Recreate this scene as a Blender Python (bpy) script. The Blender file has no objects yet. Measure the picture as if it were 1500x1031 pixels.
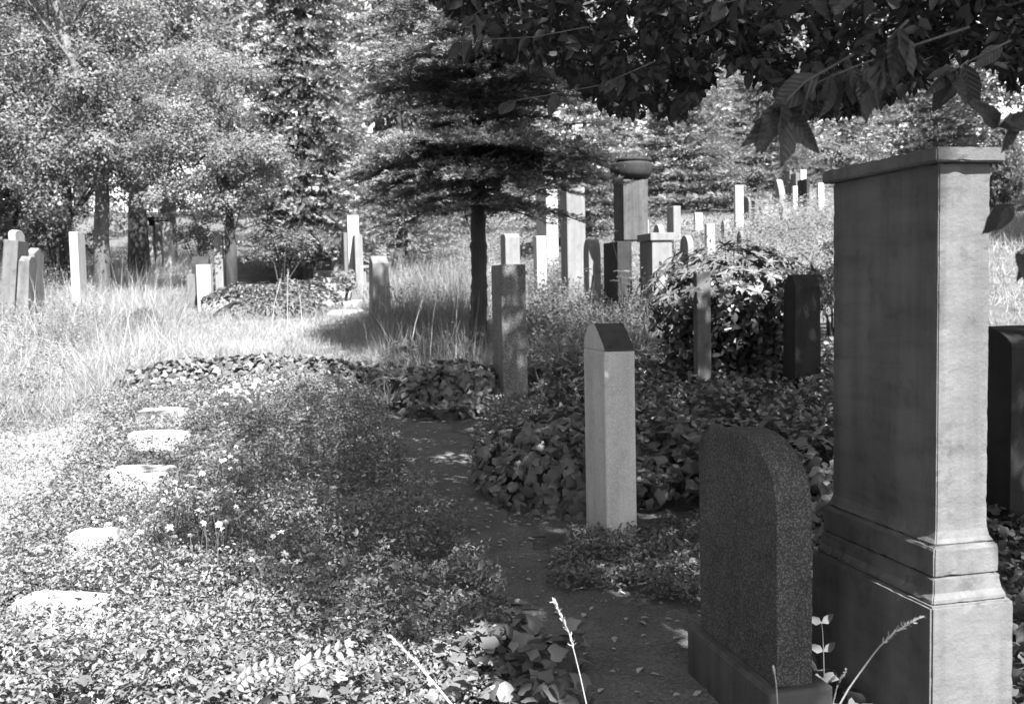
import bpy, bmesh, math
import numpy as np
from mathutils import Matrix, Vector, Euler

S = bpy.context.scene
COL = S.collection
rng = np.random.default_rng(7)
R_ = math.radians

# ------------------------------------------------------------------ camera
FPX = 35.0 / 36.0 * 1500
EYE = np.array([0.0, 0.0, 1.6])
cam = bpy.data.cameras.new('camera')
cam.lens = 35.0; cam.sensor_width = 36.0
cam.clip_start = 0.05; cam.clip_end = 3000
cam.dof.use_dof = True; cam.dof.focus_distance = 5.0; cam.dof.aperture_fstop = 4.2
camo = bpy.data.objects.new('camera', cam); COL.objects.link(camo)
CR = Matrix.Rotation(R_(90 - 3.71), 3, 'X') @ Matrix.Rotation(R_(-1.15), 3, 'Z')
camo.matrix_world = Matrix.Translation(EYE) @ CR.to_4x4()
S.camera = camo
CRn = np.array(CR)

# ------------------------------------------------------------------ light
SUN_EL, SUN_AZ = R_(53), R_(25)          # azimuth: right of straight behind the camera
SUN = np.array([math.sin(SUN_AZ) * math.cos(SUN_EL), -math.cos(SUN_AZ) * math.cos(SUN_EL), math.sin(SUN_EL)])
w = bpy.data.worlds.new('World'); S.world = w; w.use_nodes = True
nt = w.node_tree
bg = nt.nodes['Background']
sky = nt.nodes.new('ShaderNodeTexSky'); sky.sky_type = 'NISHITA'; sky.sun_disc = False
sky.sun_elevation = SUN_EL; sky.sun_rotation = math.pi - SUN_AZ
bw = nt.nodes.new('ShaderNodeRGBToBW')
nt.links.new(sky.outputs[0], bw.inputs[0]); nt.links.new(bw.outputs[0], bg.inputs[0])
bg.inputs[1].default_value = 0.09
sl = bpy.data.lights.new('sun', 'SUN'); sl.energy = 5.0; sl.angle = R_(0.53)
so = bpy.data.objects.new('sun', sl); COL.objects.link(so)
so.rotation_euler = Vector(SUN).to_track_quat('Z', 'Y').to_euler(); so.location = (10, -20, 30)

S.view_settings.view_transform = 'Standard'; S.view_settings.look = 'None'
S.view_settings.exposure = 2.45; S.view_settings.gamma = 1.0
S.view_settings.use_curve_mapping = False
S.render.resolution_x = 1024; S.render.resolution_y = 703

# ------------------------------------------------------------------ maths helpers
TY = [-60, 3, 5, 6.3, 8, 11, 14, 17, 22, 27, 33, 45, 60, 90, 150, 900]
TZ = [0, 0, .01, .03, .07, .25, .457, .68, 1.16, 1.62, 2.3, 4.1, 6.5, 9, 10, 10]

def vnoise(x, y, scale, seed=0):
    g = np.random.default_rng(seed).random((64, 64))
    u = np.asarray(x) / scale; v = np.asarray(y) / scale
    i = np.floor(u).astype(int); j = np.floor(v).astype(int)
    fu = u - i; fv = v - j
    fu = fu * fu * (3 - 2 * fu); fv = fv * fv * (3 - 2 * fv)
    i0, i1, j0, j1 = i % 64, (i + 1) % 64, j % 64, (j + 1) % 64
    return (g[i0, j0] * (1 - fu) + g[i1, j0] * fu) * (1 - fv) + (g[i0, j1] * (1 - fu) + g[i1, j1] * fu) * fv

def sstep(a, b, x):
    t = np.clip((np.asarray(x) - a) / (b - a), 0, 1); return t * t * (3 - 2 * t)

def TH(x, y):
    x = np.asarray(x, float); y = np.asarray(y, float)
    z = np.interp(y, TY, TZ)
    z = z + (0.075 * np.clip(y - 8, 0, 20) + .02 * np.clip(y - 28, 0, 30)) * sstep(-1, 6, x)
    z = z + (vnoise(x, y, 1.3, 3) - .5) * .05 + (vnoise(x, y, .35, 4) - .5) * .018
    return z

def proj(p):
    q = (np.asarray(p, float) - EYE) @ CRn
    zz = np.where(q[..., 2] > -.01, -.01, q[..., 2])
    return np.stack([750 + FPX * q[..., 0] / -zz, 515.5 - FPX * q[..., 1] / -zz, -q[..., 2]], -1)

def P(px, py, d):
    return EYE + CRn @ np.array([(px - 750) / FPX * d, (515.5 - py) / FPX * d, -d])

def G(px, py):
    r = CRn @ np.array([(px - 750) / FPX, (515.5 - py) / FPX, -1.0])
    t = np.arange(1.5, 140, .02)
    pts = EYE + t[:, None] * r
    b = pts[:, 2] < TH(pts[:, 0], pts[:, 1])
    k = int(np.argmax(b)) if b.any() else len(t) - 1
    return pts[k]

def inpoly(x, y, poly):
    x = np.asarray(x); y = np.asarray(y); c = np.zeros(x.shape, bool)
    n = len(poly)
    for i in range(n):
        x1, y1 = poly[i]; x2, y2 = poly[i - 1]
        if y1 == y2: continue
        c ^= ((y1 > y) != (y2 > y)) & (x < (x2 - x1) * (y - y1) / (y2 - y1) + x1)
    return c

# ------------------------------------------------------------------ object helpers
def tag(o, label, cat, group=None):
    o['label'] = label; o['category'] = cat
    if group: o['group'] = group
    return o

def empty(name, loc, label=None, cat=None, group=None):
    o = bpy.data.objects.new(name, None); COL.objects.link(o); o.location = [float(v) for v in loc]
    o.empty_display_size = .1
    if label: tag(o, label, cat, group)
    return o

def obj(name, me, parent=None, loc=None):
    o = bpy.data.objects.new(name, me); COL.objects.link(o)
    if parent is not None: o.parent = parent
    if loc is not None: o.location = [float(v) for v in loc]
    return o

def mesh_np(name, V, F, mat, tone=None, smooth=False, mats=None, mi=None):
    me = bpy.data.meshes.new(name)
    V = np.ascontiguousarray(V, np.float32); F = np.ascontiguousarray(F, np.int32)
    k = F.shape[1]
    me.vertices.add(len(V)); me.vertices.foreach_set('co', V.ravel())
    me.loops.add(F.size); me.loops.foreach_set('vertex_index', F.ravel())
    me.polygons.add(len(F)); me.polygons.foreach_set('loop_start', np.arange(0, F.size, k, dtype=np.int32))
    if smooth: me.polygons.foreach_set('use_smooth', np.ones(len(F), bool))
    for m in (mats or [mat]): me.materials.append(m)
    if mi is not None: me.polygons.foreach_set('material_index', np.ascontiguousarray(mi, np.int32))
    me.update(calc_edges=True)
    a = me.attributes.new('tone', 'FLOAT', 'POINT')
    a.data.foreach_set('value', np.ascontiguousarray(tone if tone is not None else np.full(len(V), .5), np.float32))
    return me

def frames(n, h):
    """rotation matrices with z along n and x along h"""
    n = n / (np.linalg.norm(n, axis=1, keepdims=True) + 1e-9)
    x = h - (h * n).sum(1, keepdims=True) * n
    x = x / (np.linalg.norm(x, axis=1, keepdims=True) + 1e-9)
    y = np.cross(n, x)
    return np.stack([x, y, n], -1)

def inst(tv, tf, pos, Rm, sc):
    """replicate a template -> V, F"""
    k, n = len(pos), len(tv)
    sc = np.asarray(sc)
    if sc.ndim == 1: sc = sc[:, None]
    loc = tv[None] * sc[:, None, :]
    V = np.einsum('kij,knj->kni', Rm, loc) + pos[:, None, :]
    F = tf[None] + (np.arange(k) * n)[:, None, None]
    return V.reshape(-1, 3), F.reshape(-1, tf.shape[1])

def rvec(k):
    v = rng.normal(size=(k, 3)); return v / np.linalg.norm(v, axis=1, keepdims=True)

def tube(pts, rad, n=8, cap=True):
    pts = np.asarray(pts, float); rad = np.asarray(rad, float) * np.ones(len(pts))
    T = np.gradient(pts, axis=0); T /= np.linalg.norm(T, axis=1, keepdims=True) + 1e-9
    up = np.where(np.abs(T[:, 2:3]) > .9, np.array([[1., 0, 0]]), np.array([[0, 0, 1.]]))
    A = np.cross(up, T); A /= np.linalg.norm(A, axis=1, keepdims=True) + 1e-9
    B = np.cross(T, A)
    an = np.linspace(0, 2 * np.pi, n, endpoint=False)
    V = pts[:, None] + rad[:, None, None] * (np.cos(an)[None, :, None] * A[:, None] + np.sin(an)[None, :, None] * B[:, None])
    m = len(pts); F = []
    for i in range(m - 1):
        for j in range(n):
            a, b = i * n + j, i * n + (j + 1) % n
            F.append((a, b, b + n)); F.append((a, b + n, a + n))
    if cap:
        for j in range(1, n - 1):
            F.append((0, j + 1, j)); F.append(((m - 1) * n, (m - 1) * n + j, (m - 1) * n + j + 1))
    return V.reshape(-1, 3), np.array(F)

def join(parts):
    Vs, Fs, o = [], [], 0
    for V, F in parts:
        Vs.append(V); Fs.append(F + o); o += len(V)
    return np.concatenate(Vs), np.concatenate(Fs)

# ------------------------------------------------------------------ materials (all grey: a black and white place)
MATS = {}
def newmat(name):
    m = bpy.data.materials.new(name); m.use_nodes = True
    MATS[name] = m
    return m, m.node_tree.nodes, m.node_tree.links

def grey(v): return (v, v, v, 1)

def N(ns, t, **kw):
    n = ns.new(t)
    for k, v in kw.items():
        if k in n.inputs: n.inputs[k].default_value = v
        else: setattr(n, k, v)
    return n

def ramp(ns, stops):
    r = ns.new('ShaderNodeValToRGB'); e = r.color_ramp.elements
    while len(e) < len(stops): e.new(.5)
    for el, (p, v) in zip(e, stops): el.position = p; el.color = grey(v)
    return r

def leaf_mat(name, lo, hi, trans=.35, rough=.45, spec=.35):
    m, ns, lk = newmat(name)
    b = ns['Principled BSDF']; out = ns['Material Output']
    at = N(ns, 'ShaderNodeAttribute', attribute_name='tone')
    r = ramp(ns, [(0, lo), (1, hi)])
    lk.new(at.outputs['Fac'], r.inputs[0])
    lk.new(r.outputs[0], b.inputs['Base Color'])
    b.inputs['Roughness'].default_value = rough
    b.inputs['Specular IOR Level'].default_value = spec
    t = N(ns, 'ShaderNodeBsdfTranslucent')
    lk.new(r.outputs[0], t.inputs[0])
    mx = N(ns, 'ShaderNodeMixShader'); mx.inputs[0].default_value = trans
    lk.new(b.outputs[0], mx.inputs[1]); lk.new(t.outputs[0], mx.inputs[2]); lk.new(mx.outputs[0], out.inputs[0])
    return m

def bark_mat(name, lo, hi, sc=9):
    m, ns, lk = newmat(name)
    b = ns['Principled BSDF']; b.inputs['Roughness'].default_value = .9
    tc = N(ns, 'ShaderNodeTexCoord'); mp = N(ns, 'ShaderNodeMapping'); mp.inputs['Scale'].default_value = (1, 1, .22)
    lk.new(tc.outputs['Object'], mp.inputs[0])
    n1 = N(ns, 'ShaderNodeTexNoise', Scale=sc, Detail=6, Roughness=.65); lk.new(mp.outputs[0], n1.inputs['Vector'])
    r = ramp(ns, [(.3, lo), (.7, hi)]); lk.new(n1.outputs[0], r.inputs[0]); lk.new(r.outputs[0], b.inputs['Base Color'])
    bp = N(ns, 'ShaderNodeBump', Strength=.9, Distance=.04); lk.new(n1.outputs[0], bp.inputs['Height']); lk.new(bp.outputs[0], b.inputs['Normal'])
    return m

def stone_mat(name, base, var=.3, speckle=0, sp_scale=90, streak=.3, bump=.25, rough=.85, dark=.3, vein=0):
    """weathered stone: mottling, vertical rain streaks, crystals, lichen blotches"""
    m, ns, lk = newmat(name)
    b = ns['Principled BSDF']; b.inputs['Roughness'].default_value = rough; b.inputs['Specular IOR Level'].default_value = .25
    tc = N(ns, 'ShaderNodeTexCoord')
    n1 = N(ns, 'ShaderNodeTexNoise', Scale=3.5, Detail=8, Roughness=.65); lk.new(tc.outputs['Object'], n1.inputs['Vector'])
    r1 = ramp(ns, [(.25, base * (1 - var)), (.75, base * (1 + var))]); lk.new(n1.outputs[0], r1.inputs[0])
    cur = r1.outputs[0]
    def mul(src, fac=1.0):
        nonlocal cur
        mx = N(ns, 'ShaderNodeMix', data_type='RGBA', blend_type='MULTIPLY'); mx.inputs[0].default_value = fac
        lk.new(cur, mx.inputs[6]); lk.new(src, mx.inputs[7]); cur = mx.outputs[2]
    if streak:
        mp = N(ns, 'ShaderNodeMapping'); mp.inputs['Scale'].default_value = (9, 9, .7); lk.new(tc.outputs['Object'], mp.inputs[0])
        n2 = N(ns, 'ShaderNodeTexNoise', Scale=1.0, Detail=4, Roughness=.6); lk.new(mp.outputs[0], n2.inputs['Vector'])
        r2 = ramp(ns, [(.35, 1 - streak), (.6, 1)]); lk.new(n2.outputs[0], r2.inputs[0]); mul(r2.outputs[0])
    if dark:
        n3 = N(ns, 'ShaderNodeTexNoise', Scale=7, Detail=6, Roughness=.7); lk.new(tc.outputs['Object'], n3.inputs['Vector'])
        r3 = ramp(ns, [(.32, 1 - dark), (.46, 1)]); lk.new(n3.outputs[0], r3.inputs[0]); mul(r3.outputs[0])
    if vein:
        mp = N(ns, 'ShaderNodeMapping'); mp.inputs['Scale'].default_value = (2, 2, 14); mp.inputs['Rotation'].default_value = (.0, .35, 0)
        lk.new(tc.outputs['Object'], mp.inputs[0])
        n5 = N(ns, 'ShaderNodeTexNoise', Scale=1.2, Detail=5, Roughness=.6); lk.new(mp.outputs[0], n5.inputs['Vector'])
        r5 = ramp(ns, [(.35, 1 - vein), (.55, 1)]); lk.new(n5.outputs[0], r5.inputs[0]); mul(r5.outputs[0])
    if speckle:
        v = N(ns, 'ShaderNodeTexVoronoi', Scale=sp_scale); lk.new(tc.outputs['Object'], v.inputs['Vector'])
        rb = N(ns, 'ShaderNodeRGBToBW'); lk.new(v.outputs['Color'], rb.inputs[0])
        r4 = ramp(ns, [(.3, 1 - speckle * .5), (.62, 1), (.8, 1 + speckle * 1.5)]); lk.new(rb.outputs[0], r4.inputs[0]); mul(r4.outputs[0])
    lk.new(cur, b.inputs['Base Color'])
    nb = N(ns, 'ShaderNodeTexNoise', Scale=70, Detail=5, Roughness=.7); lk.new(tc.outputs['Object'], nb.inputs['Vector'])
    ad = N(ns, 'ShaderNodeMath', operation='ADD'); lk.new(nb.outputs[0], ad.inputs[0]); lk.new(n1.outputs[0], ad.inputs[1])
    bp = N(ns, 'ShaderNodeBump', Strength=bump, Distance=.012); lk.new(ad.outputs[0], bp.inputs['Height']); lk.new(bp.outputs[0], b.inputs['Normal'])
    return m

def earth_mat(name, lo, hi, sc=2.0, bump=.6):
    m, ns, lk = newmat(name)
    b = ns['Principled BSDF']; b.inputs['Roughness'].default_value = .95; b.inputs['Specular IOR Level'].default_value = .1
    tc = N(ns, 'ShaderNodeTexCoord')
    n1 = N(ns, 'ShaderNodeTexNoise', Scale=sc, Detail=9, Roughness=.7); lk.new(tc.outputs['Object'], n1.inputs['Vector'])
    r = ramp(ns, [(.3, lo), (.7, hi)]); lk.new(n1.outputs[0], r.inputs[0])
    n2 = N(ns, 'ShaderNodeTexNoise', Scale=60, Detail=4, Roughness=.7); lk.new(tc.outputs['Object'], n2.inputs['Vector'])
    r2 = ramp(ns, [(.35, .6), (.65, 1.25)]); lk.new(n2.outputs[0], r2.inputs[0])
    mx = N(ns, 'ShaderNodeMix', data_type='RGBA', blend_type='MULTIPLY'); mx.inputs[0].default_value = 1
    lk.new(r.outputs[0], mx.inputs[6]); lk.new(r2.outputs[0], mx.inputs[7]); lk.new(mx.outputs[2], b.inputs['Base Color'])
    ad = N(ns, 'ShaderNodeMath', operation='ADD'); lk.new(n1.outputs[0], ad.inputs[0]); lk.new(n2.outputs[0], ad.inputs[1])
    bp = N(ns, 'ShaderNodeBump', Strength=bump, Distance=.03); lk.new(ad.outputs[0], bp.inputs['Height']); lk.new(bp.outputs[0], b.inputs['Normal'])
    return m

M_soil = earth_mat('soil', .05, .13)
M_path = earth_mat('trodden earth', .09, .15, 3)
M_sand = earth_mat('pale sandy gravel', .13, .26, 4, .6)
M_turf = earth_mat('dry turf', .12, .26, 5, .6)
M_sand_st = stone_mat('weathered sandstone', .105, .2, streak=.3, dark=.3, vein=.16, bump=.35)
M_sand_dk = stone_mat('dark sandstone', .07, .25, streak=.4, dark=.3, bump=.35)
M_granite = stone_mat('dark speckled granite', .055, .3, speckle=.8, sp_scale=240, streak=.12, dark=.25, bump=.6)
M_granite_m = stone_mat('grey fine granite', .12, .12, speckle=.7, sp_scale=160, streak=.15, dark=.12, bump=.3)
M_lime = stone_mat('pale limestone', .155, .15, streak=.25, dark=.15, bump=.25)
M_conc = stone_mat('pale concrete', .42, .12, speckle=.15, sp_scale=200, streak=.2, dark=.15, bump=.3)
M_white = stone_mat('white marble', .3, .1, streak=.15, dark=.1, bump=.15)
M_dark = stone_mat('blackened stone', .025, .3, streak=.3, dark=.3, bump=.4)
M_mid = stone_mat('mid grey stone', .11, .25, streak=.3, dark=.3, bump=.35)
M_moss = stone_mat('mossy stone', .055, .3, streak=0, dark=.4, bump=.9)
M_slab = stone_mat('sunbleached slab stone', .32, .25, streak=0, dark=.4, bump=.4)
M_bark = bark_mat('bark', .03, .085)
M_birch = bark_mat('pale bark', .03, .15, 6)
M_barkd = bark_mat('dark bark', .015, .05)
L_bed = leaf_mat('bed leaf', .075, .23, .35)
L_ivy = leaf_mat('ivy leaf', .055, .14, .2, .38, .45)
L_grass = leaf_mat('dry grass', .15, .34, .4, .6, .2)
L_grassg = leaf_mat('green grass', .10, .24, .4, .55, .25)
L_hedge = leaf_mat('hedge leaf', .04, .12, .25)
L_broad = leaf_mat('broad leaf', .07, .18, .5, .5, .3)
L_light = leaf_mat('light leaf', .11, .25, .5, .5, .3)
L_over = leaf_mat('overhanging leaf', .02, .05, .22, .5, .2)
L_spruce = leaf_mat('spruce needle', .085, .26, .15, .55, .3)
L_spruceb = leaf_mat('pale spruce shoot', .05, .26, .2, .55, .3)
L_larch = leaf_mat('larch needle', .08, .23, .35, .6, .2)
L_rhodo = leaf_mat('glossy leaf', .055, .15, .15, .3, .5)
L_fern = leaf_mat('fern leaf', .09, .18, .4)
L_flower = leaf_mat('white petal', .5, .75, .3, .7, .1)
L_straw = leaf_mat('straw', .3, .5, .3, .7, .1)

def veined_mat(name, lo, hi):
    m = leaf_mat(name, lo, hi, .3, .45, .3); ns, lk = m.node_tree.nodes, m.node_tree.links
    tc = N(ns, 'ShaderNodeTexCoord'); sx = N(ns, 'ShaderNodeSeparateXYZ'); lk.new(tc.outputs['Object'], sx.inputs[0])
    ab = N(ns, 'ShaderNodeMath', operation='ABSOLUTE'); lk.new(sx.outputs[1], ab.inputs[0])
    ma = N(ns, 'ShaderNodeMath', operation='MULTIPLY_ADD'); ma.inputs[1].default_value = -1.1
    lk.new(ab.outputs[0], ma.inputs[0]); lk.new(sx.outputs[0], ma.inputs[2])
    ml = N(ns, 'ShaderNodeMath', operation='MULTIPLY'); ml.inputs[1].default_value = 55; lk.new(ma.outputs[0], ml.inputs[0])
    si = N(ns, 'ShaderNodeMath', operation='SINE'); lk.new(ml.outputs[0], si.inputs[0])
    nz = N(ns, 'ShaderNodeTexNoise', Scale=6, Detail=5); lk.new(tc.outputs['Object'], nz.inputs['Vector'])
    ad = N(ns, 'ShaderNodeMath', operation='MULTIPLY_ADD'); ad.inputs[1].default_value = .35; lk.new(si.outputs[0], ad.inputs[0]); lk.new(nz.outputs[0], ad.inputs[2])
    bp = N(ns, 'ShaderNodeBump', Strength=.3, Distance=.02); lk.new(ad.outputs[0], bp.inputs['Height'])
    lk.new(bp.outputs[0], ns['Principled BSDF'].inputs['Normal'])
    return m
L_vein = veined_mat('veined leaf', .02, .065)
# ------------------------------------------------------------------ leaf templates
def T(v, f): return np.array(v, float), np.array(f)
LEAF2 = T([(0, 0, 0), (.5, .3, .06), (1, 0, -.05), (.5, -.3, .06)], [(0, 2, 1), (0, 3, 2)])
LEAF4 = T([(0, 0, 0), (.32, .26, .07), (.68, .2, .04), (1, 0, -.1), (.68, -.2, .04), (.32, -.26, .07), (.45, 0, 0)],
          [(0, 6, 1), (1, 6, 2), (2, 6, 3), (3, 6, 4), (4, 6, 5), (5, 6, 0)])
LEAF3 = T([(0, 0, 0), (.34, .27, .08), (.74, .17, .04), (1, 0, -.08), (.74, -.17, .04), (.34, -.27, .08)], [(0, 2, 1), (0, 3, 2), (0, 4, 3), (0, 5, 4)])
ol = [(0, 0), (-.12, .26), (.1, .42), (.4, .47), (.58, .26), (1.0, 0), (.58, -.26), (.4, -.47), (.1, -.42), (-.12, -.26)]
IVY = T([(.3, 0, .06)] + [(x, y, -.1 * (x * x + y * y)) for x, y in ol], [(0, i, i % 10 + 1) for i in range(1, 11)])
BLADE = T([(0, -.5, 0), (0, .5, 0), (.5, .38, .07), (.5, -.38, .07), (1, 0, .30)], [(0, 1, 2), (0, 2, 3), (3, 2, 4)])  # x along blade, y width
def big_leaf(l=1, wd=.46, droop=.35, curl=.10, wav=.012, bend=0.0):
    xs = [0, .12, .3, .5, .7, .88, 1.0]; ws = [.03, .55, .95, 1, .72, .33, .0]
    V = []
    for x, q in zip(xs, ws):
        z = -droop * x * x * .5
        for s in (-1, -.5, 0, .5, 1): V.append((x * l, s * q * wd / 2 * l + bend * x * x, z * l + curl * abs(s) * q * wd * l + wav * math.sin(x * 17 + s * 3)))
    F = []
    for i in range(6):
        for j in range(4):
            a = i * 5 + j; F += [(a, a + 5, a + 6), (a, a + 6, a + 1)]
    return T(V, F)
BIG = big_leaf()
def shoot_t(n, L, nl, wd, seed):
    g = np.random.default_rng(seed); V, F = [], []
    for i in range(n):
        x = L * (i + .5) / n; a = g.uniform(0, 2 * np.pi); fw = g.uniform(.45, .9)
        d = np.array([fw, math.cos(a) * .8, math.sin(a) * .8 + .15]); d /= np.linalg.norm(d)
        s = np.cross(d, [0.3, .5, 1]); s /= np.linalg.norm(s)
        p = np.array([x, 0, 0]); k = len(V)
        V += [p - s * wd / 2, p + s * wd / 2, p + d * nl * g.uniform(.7, 1.1)]; F.append((k, k + 1, k + 2))
    return T(V, F)
SHOOT = shoot_t(16, 1, .33, .11, 1)
SHOOTF = shoot_t(12, 1, .38, .13, 2)

def tone_for(k, n, lo=0, hi=1, bias=None):
    t = rng.uniform(lo, hi, k) if bias is None else np.clip(bias + rng.normal(0, .16, k), 0, 1)
    return np.repeat(t, n)

def leaves(name, tmpl, pos, nrm, head, sc, mat, parent=None, base=None, bias=None, kind=None):
    tv, tf = tmpl
    if base is not None: pos = pos - np.asarray(base)
    V, F = inst(tv, tf, pos, frames(nrm, head), sc)
    o = obj(name, mesh_np(name, V, F, mat, tone_for(len(pos), len(tv), bias=bias)), parent)
    if kind: o['kind'] = kind
    return o

def scatter_world(poly, dens, mx=400000, jit=70):
    """uniform random ground points whose pixel falls inside a polygon"""
    gp = np.array([G(*q) for q in poly])
    x0, y0 = gp[:, 0].min() - .5, gp[:, 1].min() - .5; x1, y1 = gp[:, 0].max() + .5, gp[:, 1].max() + .5
    y0 = max(y0, 1.5)
    k = int(min((x1 - x0) * (y1 - y0) * dens, 3000000))
    x = rng.uniform(x0, x1, k); y = rng.uniform(y0, y1, k)
    z = TH(x, y); q = proj(np.stack([x, y, z], -1))
    jx = jit * 5 / np.maximum(q[:, 2], 3)
    ok = inpoly(q[:, 0] + jx * (vnoise(x, y, .4, 61) + vnoise(x, y, .12, 63) - 1), q[:, 1] + .5 * jx * (vnoise(x, y, .4, 62) + vnoise(x, y, .12, 64) - 1), poly) & (q[:, 2] > .3)
    p = np.stack([x, y, z], -1)[ok]
    return p[:mx]

# ------------------------------------------------------------------ ground
def axis(lim, a, g):
    v = [0.0]; s = a
    while v[-1] < lim: v.append(v[-1] + s); s *= g
    return np.array(v)
ys = np.concatenate([-axis(40, .4, 1.3)[::-1][:-1], axis(600, .18, 1.03)])
xp = axis(500, .2, 1.05)
xs = np.concatenate([-xp[::-1][:-1], xp])
X, Y = np.meshgrid(xs, ys); V = np.stack([X, Y, TH(X, Y)], -1).reshape(-1, 3)
a = (np.arange(len(ys) - 1)[:, None] * len(xs) + np.arange(len(xs) - 1)[None]).ravel()
F = np.stack([a, a + 1, a + 1 + len(xs), a + len(xs)], -1)
g = obj('ground', mesh_np('ground', V, F, M_soil, smooth=True)); g['kind'] = 'structure'

def sheet(name, poly, mat, dz=.008, res=.08):
    gp = np.array([G(*q) for q in poly])
    xs = np.arange(gp[:, 0].min() - .2, gp[:, 0].max() + .2, res); ys = np.arange(gp[:, 1].min() - .2, gp[:, 1].max() + .2, res)
    X, Y = np.meshgrid(xs, ys); Z = TH(X, Y) + dz
    V = np.stack([X, Y, Z], -1).reshape(-1, 3); q = proj(V)
    a = (np.arange(len(ys) - 1)[:, None] * len(xs) + np.arange(len(xs) - 1)[None]).ravel()
    F = np.stack([a, a + 1, a + 1 + len(xs), a + len(xs)], -1)
    ok = inpoly(q[:, 0] + 60 / q[:, 2] * 4 * (vnoise(V[:, 0], V[:, 1], .3, 8) - .5), q[:, 1] + 30 / q[:, 2] * 4 * (vnoise(V[:, 0], V[:, 1], .25, 9) - .5), poly)
    F = F[ok[F].all(1)]
    u, inv = np.unique(F, return_inverse=True)
    o = obj(name, mesh_np(name, V[u], inv.reshape(F.shape), mat, smooth=True)); o['kind'] = 'structure'
    return o

PATH_POLY = [(860, 1060), (815, 960), (730, 880), (650, 800), (600, 720), (565, 660), (545, 610), (540, 575), (620, 575), (660, 620), (705, 640), (720, 700), (745, 760),
             (830, 800), (860, 850), (1000, 880), (1060, 900), (1260, 1000), (1260, 1060)]
sheet('earth_path', PATH_POLY, M_path)
SAND_POLY = [(-60, 1000), (-60, 640), (90, 610), (165, 575), (210, 590), (150, 640), (120, 740), (70, 820), (30, 880), (0, 1000)]
sheet('sandy_path', SAND_POLY, M_sand, .01)
sheet('dry_turf', [(-100, 615), (-100, 380), (200, 370), (300, 400), (560, 470), (600, 545), (270, 548), (150, 580)], M_turf, .006, .16)

# ------------------------------------------------------------------ gravestones
ROT = R_(13.1)
AX = np.array([math.cos(ROT), math.sin(ROT), 0]); AY = np.array([-math.sin(ROT), math.cos(ROT), 0])

def prism_mesh(name, prof, T_, mat, bevel=.008, taper=0.0, jit=.0, seg=2):
    """prof: (y, z) outline of the broad face; extruded by T_ along x"""
    bm = bmesh.new()
    H = max(z for _, z in prof); 
    A = [bm.verts.new((0, y, z)) for y, z in prof]; B = [bm.verts.new((T_, y, z)) for y, z in prof]
    bm.faces.new(A[::-1] if True else A); bm.faces.new(B)
    n = len(prof)
    for i in range(n): bm.faces.new((A[i], A[(i + 1) % n], B[(i + 1) % n], B[i]))
    bmesh.ops.recalc_face_normals(bm, faces=bm.faces)
    if bevel:
        bmesh.ops.bevel(bm, geom=[e for e in bm.edges if e.calc_face_angle(0) > .6], offset=bevel, segments=seg, affect='EDGES', profile=.6)
    if taper:
        cy = sum(y for y, _ in prof) / n
        for v in bm.verts:
            k = 1 - taper * v.co.z / H
            v.co.x = T_ / 2 + (v.co.x - T_ / 2) * k; v.co.y = cy + (v.co.y - cy) * k
    if jit:
        g = np.random.default_rng(len(bm.verts))
        for v in bm.verts: v.co += Vector(g.normal(0, jit, 3))
    me = bpy.data.meshes.new(name); bm.to_mesh(me); bm.free()
    me.materials.append(mat)
    return me

def profile(W, H, top, rise):
    pts = [(0, 0), (W, 0)]
    s = H - rise
    if top == 'flat': pts += [(W, H), (0, H)]
    elif top == 'slope': pts += [(W, H), (0, s)]
    elif top == 'gable': pts += [(W, s), (W / 2, H), (0, s)]
    elif top == 'hip': pts += [(W, s), (W * .72, H), (W * .28, H), (0, s)]
    elif top == 'arch': pts += [(W / 2 + W / 2 * math.cos(t), s + rise * math.sin(t)) for t in np.linspace(0, math.pi, 13)]
    elif top == 'pointed':
        pts += [(W, s)] + [(W - W / 2 * u, s + rise * math.sin(u * math.pi / 2)) for u in (.2, .45, .7, 1)] + [(W / 2 * u, s + rise * math.sin(u * math.pi / 2)) for u in (.7, .45, .2)] + [(0, s)]
    elif top == 'shoulder':
        pts += [(W, s * .96), (W * .86, s)] + [(W / 2 + W * .36 * math.cos(t), s + rise * math.sin(t)) for t in np.linspace(0, math.pi, 9)] + [(W * .14, s), (0, s * .96)]
    return pts

def corner_at(px, py, d=None):
    if d is None:
        p = G(px, py); return p, proj(p)[2]
    p = P(px, py, d); return p, d

def stone(label, xl, xm, xr, ytop, ybase, d=None, top='flat', rise=0.12, mat=None, tilt=0.0, lean=0.0, taper=0.0, plinth=None, bevel=.012, wmin=.12, name='gravestone', cat='gravestone', group=None, back=None, panel=None):
    c, dd = corner_at(xm, ybase, d)
    gz = float(TH(c[0], c[1]))
    ztop = P(xm, ytop, dd)[2]
    T_ = max((xr - xm) * dd / FPX / math.cos(ROT), .06)
    # broad width from the receding left face
    W = wmin
    for wv in np.arange(.05, 1.6, .01):
        if proj(c + AY * wv)[0] <= xl: W = max(wv, wmin); break
    else: W = .9
    z0 = gz - .15
    H = ztop - z0
    e = empty(name, (c[0], c[1], z0), label, cat, group)
    e.rotation_euler = (tilt, lean, ROT)
    obj('slab', prism_mesh('slab', profile(W, H, top, rise if top != 'flat' else 0), T_, mat, bevel, taper, .0015), e)
    if plinth:
        ph, po = plinth
        obj('plinth', prism_mesh('plinth', [(-po, 0), (W + po, 0), (W + po, ph + .15), (-po, ph + .15)], T_ + 2 * po, M_mid, .015), e, (-po, 0, -.002))
    if panel:
        obj('inscription_panel', prism_mesh('panel', [(W * .18, H * .45), (W * .82, H * .45), (W * .82, H * .8), (W * .18, H * .8)], .012, panel, .003), e, (-.012, 0, 0))
    return e

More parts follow.
